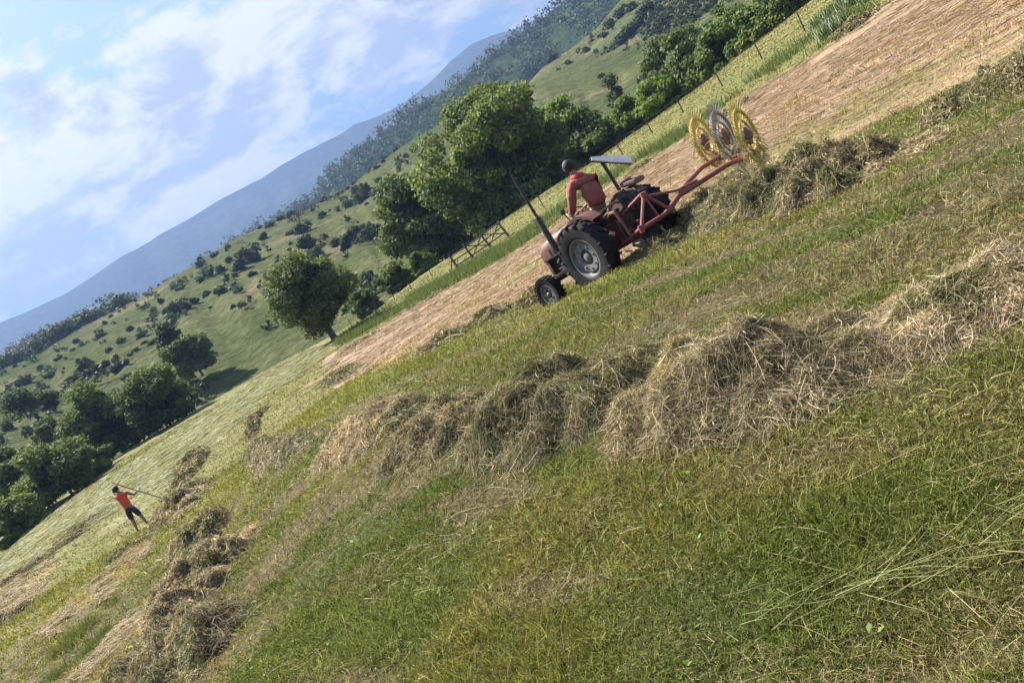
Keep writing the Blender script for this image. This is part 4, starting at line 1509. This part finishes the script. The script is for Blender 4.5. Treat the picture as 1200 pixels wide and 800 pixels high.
        for k in range(15):
            a = R(22+k*8.0)
            c, sn = math.cos(a), math.sin(a)
            inner.append([(.725*c, s*.492, .625+.725*sn), (.40*c, s*.492, .66+.40*sn), (.40*c, s*.505, .66+.40*sn), (.725*c, s*.505, .625+.725*sn)])
        f.loft(inner)
        A(f, 'mudguard', MAT['red_dark'] if s > 0 else MAT['rust'])
    # seat
    st = MB().box((.08, 0, 1.06), (.42, .46, .07), bev=.03)
    A(st, 'seat', MAT['seat_vinyl'])
    bk = MB().tube([(.12, .34, 1.10), (-.10, .33, 1.16), (-.19, .18, 1.19), (-.21, 0, 1.20), (-.19, -.18, 1.19), (-.10, -.30, 1.16)], .022, 8)
    bk.tube([(-.2, 0, 1.2), (-.15, 0, 1.0)], .02, 6)
    A(bk, 'seat_rail', MAT['handle_wood'])
    sw = MB()
    cw = Vector((.66, 0, 1.42))
    tilt = Euler((0, R(-38), 0)).to_matrix()
    ring = [cw+tilt @ Vector((.21*math.cos(a), .21*math.sin(a), 0)) for a in (2*math.pi*k/24 for k in range(25))]
    sw.tube(ring, .014, 6, False)
    for k in range(3):
        a = 2*math.pi*k/3
        sw.tube([cw, cw+tilt @ Vector((.21*math.cos(a), .21*math.sin(a), 0))], .010, 5)
    A(sw, 'steering_wheel', MAT['black'])
    A(MB().tube([cw, (.82, 0, 1.2)], .022, 8).box((.70, 0, 1.20), (.16, .42, .22), bev=.03), 'steering_column', MAT['iron'])
    A(MB().tube([(.72, .20, 1.30), (.66, .30, 1.52)], .012, 6).box((.66, .31, 1.56), (.06, .09, .10), bev=.02), 'lamp', MAT['black'])
    # exhaust
    x = MB().tube([(1.28, .22, .84), (1.36, .33, .86), (1.38, .345, .98), (1.38, .345, 1.05)], .034, 10)
    x.lathe([(.034, 1.05), (.062, 1.08), (.062, 1.72), (.034, 1.78)], 14, 'z', (1.38, .345, 0))
    A(x, 'muffler', MAT['black'])
    A(MB().tube([(1.38, .345, 1.76), (1.38, .345, 2.2), (1.375, .35, 2.62)], .030, 10).tube([(1.375, .35, 2.60), (1.36, .355, 2.72)], .026, 10), 'exhaust_pipe', MAT['black'])
    # pole with a tilted sheet
    A(MB().tube([(-.02, -.56, .95), (.0, -.56, 1.5), (.02, -.56, 1.98)], .035, 8), 'canopy_pole', MAT['black'])
    inv = T_MAT.to_3x3().inverted()
    sa = (inv @ Vector((.866, .0, -.5))).normalized()
    sn = (inv @ Vector((.45, -.50, .77))).normalized()
    sn = (sn-sa*sn.dot(sa)).normalized()
    pm = Matrix((sa, sn.cross(sa), sn)).transposed()
    pr = pm.to_quaternion()
    sc_ = Vector((.02, -.56, 1.99))+sa*.20
    A(MB().loft([[sc_+sn*.03+pr @ Vector(q) for q in ((x_, -w_, -.011), (x_, w_, -.011), (x_, w_, .011), (x_, -w_, .011))] for x_, w_ in ((-.38, .07), (-.1, .13), (.36, .17))]), 'canopy_sheet', MAT['pale_sheet'])
    fr = MB()
    for k in (-1, 1):
        fr.tube([sc_+pr @ Vector((-.40, k*.06, 0)), sc_+pr @ Vector((.34, k*.13, 0))], .014, 6)
    fr.tube([sc_+pr @ Vector((-.2, -.10, 0)), sc_+pr @ Vector((-.2, .10, 0))], .02, 6)
    A(fr, 'canopy_frame', MAT['iron'])
    # battery box and cables behind the seat
    b = MB().box((-.32, -.38, 1.08), (.26, .26, .26), bev=.02).tube([(-.42, -.3, 1.2), (-.48, -.22, 1.32), (-.40, -.12, 1.2), (-.44, -.05, 1.05)], .014, 6).tube([(-.25, -.45, 1.2), (-.3, -.55, 1.33), (-.45, -.5, 1.2)], .012, 6).tube([(-.47, -.40, 1.0), (-.5, -.28, 1.18), (-.47, -.2, 1.0)], .012, 6)
    A(b, 'battery_box', MAT['black'])
    A(MB().box((-.30, -.66, 1.36), (.36, .34, .10), Euler((0, R(-14), R(8))).to_quaternion(), bev=.045).box((-.22, -.60, 1.43), (.2, .22, .07), Euler((0, R(5), R(30))).to_quaternion(), bev=.03), 'sack', MAT['rust'])
    for sg in (1, -1):
        lv = MB()
        for k in range(6):
            lv.box((1.08+.13*k, sg*.262, 1.06), (.07, .012, .13), bev=.003)
        lv.box((1.36, sg*.263, .955), (1.40, .012, .03))
        A(lv, 'side_louvre', MAT['iron'])
    hz_ = MB()
    for k in range(5):
        y_ = -.22+.11*k
        hz_.tube([(-.30, y_, .95), (-.46-.03*k, y_*1.2, 1.10-.03*k), (-.56, y_*1.3, .90), (-.42, y_, .72)], .011, 6)
    hz_.box((-.40, .0, .80), (.10, .30, .16), bev=.02).box((-.42, .12, .62), (.14, .10, .14), bev=.02).box((-.42, -.14, .60), (.12, .10, .18), bev=.02)
    A(hz_, 'hydraulic_hose', MAT['iron'])
    A(MB().box((.42, .34, .74), (.30, .10, .16), bev=.015).tube([(.25, .30, .86), (.10, .34, 1.15), (.08, .34, 1.22)], .012, 6), 'tool_box', MAT['red_dark'])
    # three point linkage
    for s in (1, -1):
        A(MB().tube([(-.10, s*.30, .46), (-.55, s*.36, .50), (-1.02, s*.40, .58)], .032, 8), 'lower_link', MAT['red_rake'] if s > 0 else MAT['red_dark'])
        A(MB().tube([(-.26, s*.20, 1.0), (-.46, s*.30, 1.06), (-.66, s*.36, 1.04)], [.045, .04, .03], 8), 'lift_arm', MAT['red_paint'])
        A(MB().tube([(-.66, s*.37, 1.06), (-.70, s*.38, .80), (-.72, s*.39, .52)], .024, 8), 'lift_rod', MAT['red_rake'])
    A(MB().tube([(-.34, 0, .92), (-.68, 0, 1.0), (-1.02, 0, 1.06)], .028, 8), 'top_link', MAT['red_rake'])
    A(MB().tube([(-.35, .12, .40), (-.85, .30, .34), (-1.0, .34, .36)], .018, 6).tube([(-.3, .30, .36), (-.7, .52, .33)], .014, 6), 'drawbar', MAT['grey_steel'])
    for s in (1, -1):
        A(MB().box((.55, s*.38, .52), (.40, .22, .03), bev=.008), 'footplate', MAT['iron'])
    return root


tractor = build_tractor()


# ------------------------------------------------------------------ wheel rake
def build_rake():
    H = T_MAT @ Vector((-1.06*TSC, 0, .60))
    root = tag(empty('wheel_rake', H), 'red tube-framed hay rake with upright spiked wheels behind the tractor', 'hay rake')
    o = Vector(H)
    Lf = (T_MAT.to_3x3() @ Vector((0, 1, 0)))
    Up = Vector((0, 0, 1))
    B = lambda mb, n, m, p=root, **k: mb.build(n, m, p, **k)
    hs = MB().tube([Lf*.46, -Lf*.46], .04, 8).tube([Lf*.42, Up*.5], .032, 8).tube([-Lf*.42, Up*.5], .032, 8)
    hs.box((0, 0, .50), (.12, .12, .10), bev=.015).box(Lf*.43, (.08, .08, .14), bev=.01).box(-Lf*.43, (.08, .08, .14), bev=.01)
    B(hs, 'headstock', MAT['red_rake'])
    p1, p2, p3 = P(796, 229, 14.8)-o, P(851, 194, 15.3)-o, P(880, 181, 15.4)-o
    q1, q2, q3 = P(797, 223, 14.9)-o, P(822, 197, 16.0)-o, P(843, 184, 16.5)-o
    B(MB().tube([-Lf*.25+Vector((0, 0, .0)), p1.lerp(-Lf*.25, .3), p1, p2, p3], .049, 10), 'main_beam', MAT['red_rake'])
    B(MB().tube([p1+Vector((0, 0, .02)), q1.lerp(q2, .3), q2, q3], .045, 10), 'side_beam', MAT['red_rake'])
    B(MB().tube([Up*.46, p1+Vector((0, 0, .10)), p1.lerp(p2, .4)+Vector((0, 0, .06))], .026, 8), 'brace', MAT['red_rake'])
    c = [P(876, 159, 15.45)-o, P(850, 160, 16.2)-o, P(826, 166, 17.0)-o]
    bar0, bar1 = p3+Vector((.0, -.12, 0)), P(836, 186, 17.2)-o
    B(MB().tube([bar0, bar1], .05, 10), 'tool_bar', MAT['red_rake'])
    pd = Vector((math.sin(R(39)), math.cos(R(39)), 0))      # the wheels' plane
    nrm = Vector((pd.y, -pd.x, 0))
    for i, cc in enumerate(c):
        mt = MAT['grey_steel'] if i == 1 else MAT['yellow']
        w = MB()
        # rim band
        prof = [(.50, -.03), (.55, -.03), (.555, 0), (.55, .03), (.50, .03), (.495, 0)]
        w.lathe(prof, 40, 'y', closed=True)
        w.lathe([(.29, -.02), (.32, -.02), (.32, .02), (.29, .02)], 32, 'y', closed=True)
        # sprung teeth, swept back
        for k in range(40):
            a = 2*math.pi*k/40
            pnt = lambda r, da, y: (r*math.cos(a+da), y, r*math.sin(a+da))
            w.tube([pnt(.30, -.03, -.01), pnt(.44, 0, .0), pnt(.56, .0, .012), pnt(.66, .03, .03), pnt(.745, .11, .05)], [.009, .011, .011, .010, .007], 5)
        wo = B(w, 'rake_wheel', mt)
        wo.location = cc
        q = Vector((0, 1, 0)).rotation_difference(nrm)
        wo.rotation_mode = 'QUATERNION'
        wo.rotation_quaternion = q
        s = MB()
        for k in range(8):
            a = 2*math.pi*k/8
            s.tube([(.08*math.cos(a), -.03, .08*math.sin(a)), (.49*math.cos(a), -.025, .49*math.sin(a))], .014, 5)
        s.build('spoke_frame', mt, wo)
        MB().lathe([(.03, -.12), (.18, -.02), (.18, .015), (.09, .03), (.07, .08), (.02, .09)], 20, 'y').build('hub', MAT['rust'], wo)
        rngh = np.random.default_rng(300+i)
        nh = 260
        aa = rngh.uniform(-2.6, .2, nh)
        rr_ = rngh.uniform(.35, .74, nh)
        ph = np.stack([rr_*np.cos(aa), rngh.normal(size=nh)*.03, rr_*np.sin(aa)], -1)
        Vh, Fh, kh = ribbons(ph, rngh.normal(size=(nh, 3))*.6+np.array((0, 0, -.5)), rngh.uniform(.08, .32, nh), np.full(nh, .012), -.12, 3, rngh)
        mesh_np('hay_tuft', Vh, Fh, MAT['straw'], wo, np.repeat(HAY_T[rngh.choice(4, nh)]*(.5+.6*rngh.random(nh))[:, None], kh, 0))
        foot = bar0.lerp(bar1, (i+.25)/3)
        B(MB().tube([foot, foot.lerp(cc, .6)+nrm*-.10, cc-nrm*.06], .028, 8), 'crank_arm', MAT['red_rake'])
    return root


build_rake()


# ------------------------------------------------------------------ people
def skin(name, joints, edges, mat, parent, root='pelvis', sub=2, smooth=True):
    """joints: name -> (pos, radius[, radius_y]); one continuous skinned surface"""
    names = list(joints)
    ix = {n: i for i, n in enumerate(names)}
    me = bpy.data.meshes.new(name)
    me.from_pydata([joints[n][0] for n in names], [(ix[a], ix[b]) for a, b in edges], [])
    o = bpy.data.objects.new(name, me)
    COL.objects.link(o)
    o.parent = parent
    me.materials.append(mat)
    sk = o.modifiers.new('skin', 'SKIN')
    sk.use_smooth_shade = True
    sk.branch_smoothing = .4
    lay = me.skin_vertices[0].data if me.skin_vertices else None
    if lay is None:
        bpy.context.view_layer.objects.active = o
        lay = me.skin_vertices[0].data
    for n in names:
        j = joints[n]
        lay[ix[n]].radius = (j[1], j[2] if len(j) > 2 else j[1])
        lay[ix[n]].use_root = (n == root)
    sb = o.modifiers.new('sub', 'SUBSURF')
    sb.levels = sb.render_levels = sub
    return o


def V3(*a):
    return Vector(a)


def person(root, J, look, shirt_mat, sleeve, leg_mat, leg_to, fingers_dir, hood=None, bulk=1.0, shirt_name='shirt', leg_name='trousers'):
    """J: named joint positions in the person's frame; look = unit vector of the face"""
    look = Vector(look).normalized()
    side = look.cross(Vector((0, 0, 1))).normalized()      # the person's right
    neck, head = J['neck'], J['head']
    jt = {'pelvis': (J['pelvis'], .125, .10), 'waist': (J['waist'], .125, .095), 'chest': (J['chest'], .155, .105), 'upper': (J['upper'], .125, .085),
          'neck': (neck, .056), 'jaw': (neck.lerp(head, .62), .066), 'face': (head, .088), 'crown': (head+(head-neck).normalized()*.075, .070),
          'nose': (head+look*.105+Vector((0, 0, -.015)), .014), 'chin': (neck.lerp(head, .62)+look*.055, .030)}
    ed = [('pelvis', 'waist'), ('waist', 'chest'), ('chest', 'upper'), ('upper', 'neck'), ('neck', 'jaw'), ('jaw', 'face'), ('face', 'crown'), ('face', 'nose'), ('jaw', 'chin')]
    for s, sg in (('l', -1), ('r', 1)):
        jt['ear'+s] = (head+side*sg*.098+Vector((0, 0, -.005)), .018)
        ed.append(('face', 'ear'+s))
        sh, el, wr = J['sh'+s], J['el'+s], J['wr'+s]
        for a, b, r in (('sh', sh, .062), ('mu', sh.lerp(el, .45), .052), ('el', el, .041), ('fo', el.lerp(wr, .35), .040), ('wr', wr, .027)):
            jt[a+s] = (b, r)
        ed += [('upper', 'sh'+s), ('sh'+s, 'mu'+s), ('mu'+s, 'el'+s), ('el'+s, 'fo'+s), ('fo'+s, 'wr'+s)]
        d = (wr-el).normalized()
        grip = Vector(fingers_dir[s]).normalized()           # the way the fingers close
        across = d.cross(grip).normalized()
        palm = wr+d*.075
        jt['pa'+s] = (palm, .036, .022)
        ed.append(('wr'+s, 'pa'+s))
        for k, (off, ln) in enumerate(((-.030, .058), (-.010, .070), (.010, .066), (.029, .050))):
            a = palm+across*off+d*.035
            b = a+d*ln*.35+grip*ln*.30
            c = b-d*ln*.10+grip*ln*.55
            for t, p, r in (('a', a, .0105), ('b', b, .0095), ('c', c, .008)):
                jt['f%d%s%s' % (k, t, s)] = (p, r)
            ed += [('pa'+s, 'f%da%s' % (k, s)), ('f%da%s' % (k, s), 'f%db%s' % (k, s)), ('f%db%s' % (k, s), 'f%dc%s' % (k, s))]
        ta = wr+d*.035-across*.042
        tb = ta+d*.030-across*.012+grip*.022
        jt['ta'+s], jt['tb'+s] = (ta, .012), (tb, .010)
        ed += [('pa'+s, 'ta'+s), ('ta'+s, 'tb'+s)]
        hip, kn, an, toe = J['hip'+s], J['kn'+s], J['an'+s], J['toe'+s]
        for a, b, r in (('hip', hip, .095), ('th', hip.lerp(kn, .4), .080), ('kn', kn, .056), ('ca', kn.lerp(an, .35), .056), ('an', an, .036), ('toe', toe, .030)):
            jt[a+s] = (b, r)
        ed += [('pelvis', 'hip'+s), ('hip'+s, 'th'+s), ('th'+s, 'kn'+s), ('kn'+s, 'ca'+s), ('ca'+s, 'an'+s), ('an'+s, 'toe'+s)]
    body = skin('body', jt, ed, MAT['skin'], root)
    # clothes follow the same bones a little further out
    g = 1.16*bulk
    cj = {k: (jt[k][0], jt[k][1]*g+.010, (jt[k][2] if len(jt[k]) > 2 else jt[k][1])*g+.012) for k in ('pelvis', 'waist', 'chest', 'upper')}
    cj['neckb'] = (J['upper'].lerp(neck, .55), .078)
    ce = [('pelvis', 'waist'), ('waist', 'chest'), ('chest', 'upper'), ('upper', 'neckb')]
    for s in 'lr':
        names = {'none': ['sh'], 'short': ['sh', 'mu'], 'long': ['sh', 'mu', 'el', 'fo', 'wr']}[sleeve]
        prev = 'upper'
        for n in names:
            cj[n+s] = (jt[n+s][0], jt[n+s][1]*g+.012)
            ce.append((prev, n+s))
            prev = n+s
    sh = skin(shirt_name, cj, ce, shirt_mat, root, sub=3)
    tx = bpy.data.textures.new('cloth_folds', 'CLOUDS')
    tx.noise_scale, tx.noise_depth = .11, 2
    dm = sh.modifiers.new('folds', 'DISPLACE')
    dm.texture, dm.strength, dm.mid_level = tx, .026*bulk, .5
    lj = {'pelvis': (jt['pelvis'][0]+Vector((0, 0, .0)), .150, .125), 'waistb': (J['pelvis'].lerp(J['waist'], .35), .145, .118)}
    le = [('pelvis', 'waistb')]
    for s in 'lr':
        prev = 'pelvis'
        for n in leg_to:
            lj[n+s] = (jt[n+s][0], jt[n+s][1]*1.14+.018)
            le.append((prev, n+s))
            prev = n+s
    skin(leg_name, lj, le, leg_mat, root)
    for s in 'lr':
        an, toe = J['an'+s], J['toe'+s]
        f = (toe-an)
        f.z = 0
        f = f.normalized()
        skin('shoe', {'pelvis': (an+Vector((0, 0, -.045))-f*.02, .050, .045), 'mid': (an.lerp(toe, .55)+Vector((0, 0, -.018)), .046, .036), 'tip': (toe+f*.02, .040, .030)}, [('pelvis', 'mid'), ('mid', 'tip')], MAT['shoe'], root)
    # hair
    hu = (head-neck).normalized()
    hm = MB()
    bmesh.ops.create_uvsphere(hm.bm, u_segments=20, v_segments=12, radius=1)
    for q_ in hm.bm.verts:
        q_.co = Vector((q_.co.x*.104, q_.co.y*.112, q_.co.z*.118))*(1+.05*mnoise.noise(q_.co*4))
    ho = hm.build('hair', MAT['hair'], root)
    ho.location = head-look*.026+hu*.032
    ho.rotation_euler = (0, 0, math.atan2(look.y, look.x)-math.pi/2)
    for sg in (-1, 1):
        e = MB().lathe([(.004, -.010), (.011, -.004), (.011, .004), (.004, .010)], 10, 'y')
        eo = e.build('eye', MAT['black'], root)
        eo.location = head+look*.086+side*sg*.034+Vector((0, 0, .012))
        eo.rotation_euler = (0, 0, math.atan2(look.y, look.x)-math.pi/2)
    if hood:
        fr = -look
        ring = [J['upper'].lerp(neck, .62)+look*(.085*math.cos(a))+side*(.095*math.sin(a))+Vector((0, 0, -.02+.02*math.cos(a))) for a in (2*math.pi*k/18 for k in range(19))]
        hb = MB().tube(ring, [.034 + .022*(1-math.cos(2*math.pi*k/18-0))/2 for k in range(19)], 8, False)
        hb.build('hood', MAT['collar'], root)
    return body


def build_driver():
    """sits on the tractor seat; frame: x forward, y left, z up of the tractor"""
    root = tag(empty('person'), 'man with short black hair in a faded red hooded top, driving the tractor', 'person')
    root.location = T_ORG
    root.rotation_euler = (R(1.0), R(4.7), TH)
    root.scale = (1.10, 1.10, 1.10)
    s = 1.06
    v = lambda x, y, z: Vector((x*s, y*s, z*s))
    J = {'pelvis': v(.06, 0, 1.16), 'waist': v(.01, 0, 1.36), 'chest': v(.05, .01, 1.56), 'upper': v(.10, .02, 1.72), 'neck': v(.135, .03, 1.84), 'head': v(.17, .04, 1.97),
         'shl': v(.11, .235, 1.68), 'ell': v(.20, .36, 1.40), 'wrl': v(.53, .17, 1.32),
         'shr': v(.11, -.19, 1.67), 'elr': v(.22, -.34, 1.40), 'wrr': v(.53, -.18, 1.32),
         'hipl': v(.09, .10, 1.13), 'knl': v(.50, .22, 1.06), 'anl': v(.54, .36, .66), 'toel': v(.72, .37, .60),
         'hipr': v(.09, -.10, 1.13), 'knr': v(.50, -.22, 1.06), 'anr': v(.54, -.36, .66), 'toer': v(.72, -.37, .60)}
    person(root, J, (.97, .12, -.05), MAT['hoodie'], 'long', MAT['jeans'], ['hip', 'th', 'kn', 'ca', 'an'], {'l': (.3, -.2, -1), 'r': (.3, .2, -1)}, hood=True, bulk=1.40, shirt_name='hooded_top')


build_driver()


def build_mower():
    q = P(169, 622, 27)
    g = gz(q.x, q.y)
    root = tag(empty('person', (q.x, q.y, g)), 'man in an orange sleeveless shirt and dark shorts lifting a long hay fork', 'person')
    v = Vector
    J = {'pelvis': v((0, 0, .90)), 'waist': v((-.01, .03, 1.06)), 'chest': v((-.02, .06, 1.24)), 'upper': v((-.03, .08, 1.38)), 'neck': v((-.05, .10, 1.49)), 'head': v((-.07, .13, 1.60)),
         'shl': v((-.20, .06, 1.38)), 'ell': v((-.30, .26, 1.58)), 'wrl': v((-.07, .34, 1.72)),
         'shr': v((.16, .10, 1.36)), 'elr': v((.30, .20, 1.16)), 'wrr': v((.36, .38, 1.19)),
         'hipl': v((-.09, 0, .87)), 'knl': v((-.13, .04, .47)), 'anl': v((-.16, -.02, .09)), 'toel': v((-.20, .14, .035)),
         'hipr': v((.09, 0, .87)), 'knr': v((.17, .06, .47)), 'anr': v((.24, .0, .09)), 'toer': v((.30, .15, .035))}
    za = gz(q.x-.16, q.y)-g
    zb = gz(q.x+.24, q.y)-g
    for n, dz in (('anl', za), ('toel', za), ('anr', zb), ('toer', zb)):
        J[n].z += dz
    person(root, J, (.35, .93, -.12), MAT['orange'], 'none', MAT['navy'], ['hip', 'th', 'kn'], {'l': (.9, .1, -.2), 'r': (.2, .3, 1)}, shirt_name='sleeveless_shirt', leg_name='shorts')
    # the fork he holds
    a, b = v((-.20, .41, 1.86)), v((1.02, .50, .38))
    fork = tag(empty('hay_fork', Vector((q.x, q.y, g))+b), 'long wooden-handled hay fork held by the man in orange', 'hay fork')
    d = (b-a).normalized()
    MB().tube([a-b, (a-b)*.5+v((0, 0, .01)), v((0, 0, 0))], [.019, .018, .020], 8).build('handle', MAT['handle_wood'], fork)
    t = MB().tube([d*-.10, d*.03], .026, 8)
    sd_ = v((0, 1, 0))
    for k in (-1.5, -.5, .5, 1.5):
        t.tube([d*.02, d*.06+sd_*k*.06, d*.20+sd_*k*.072, d*.38+sd_*k*.07+v((.05, 0, .04))], [.010, .010, .009, .005], 6)
    t.build('fork_head', MAT['iron'], fork)


build_mower()

# ------------------------------------------------------------------ haze
def build_haze():
    m = bpy.data.materials.new('haze')
    m.use_nodes = True
    nt = m.node_tree
    nt.nodes.remove(nt.nodes['Principled BSDF'])
    v = nt.nodes.new('ShaderNodeVolumePrincipled')
    v.inputs['Color'].default_value = (.165, .245, .44, 1)
    v.inputs['Density'].default_value = HAZE
    v.inputs['Anisotropy'].default_value = .25
    nt.links.new(v.outputs[0], nt.nodes['Material Output'].inputs['Volume'])
    b = MB()
    b.box((0, 0, 430), (11600, 11600, 900))
    o = b.build('haze', m, None, False)
    tag(o, kind='stuff')


HAZE = .00027
build_haze()
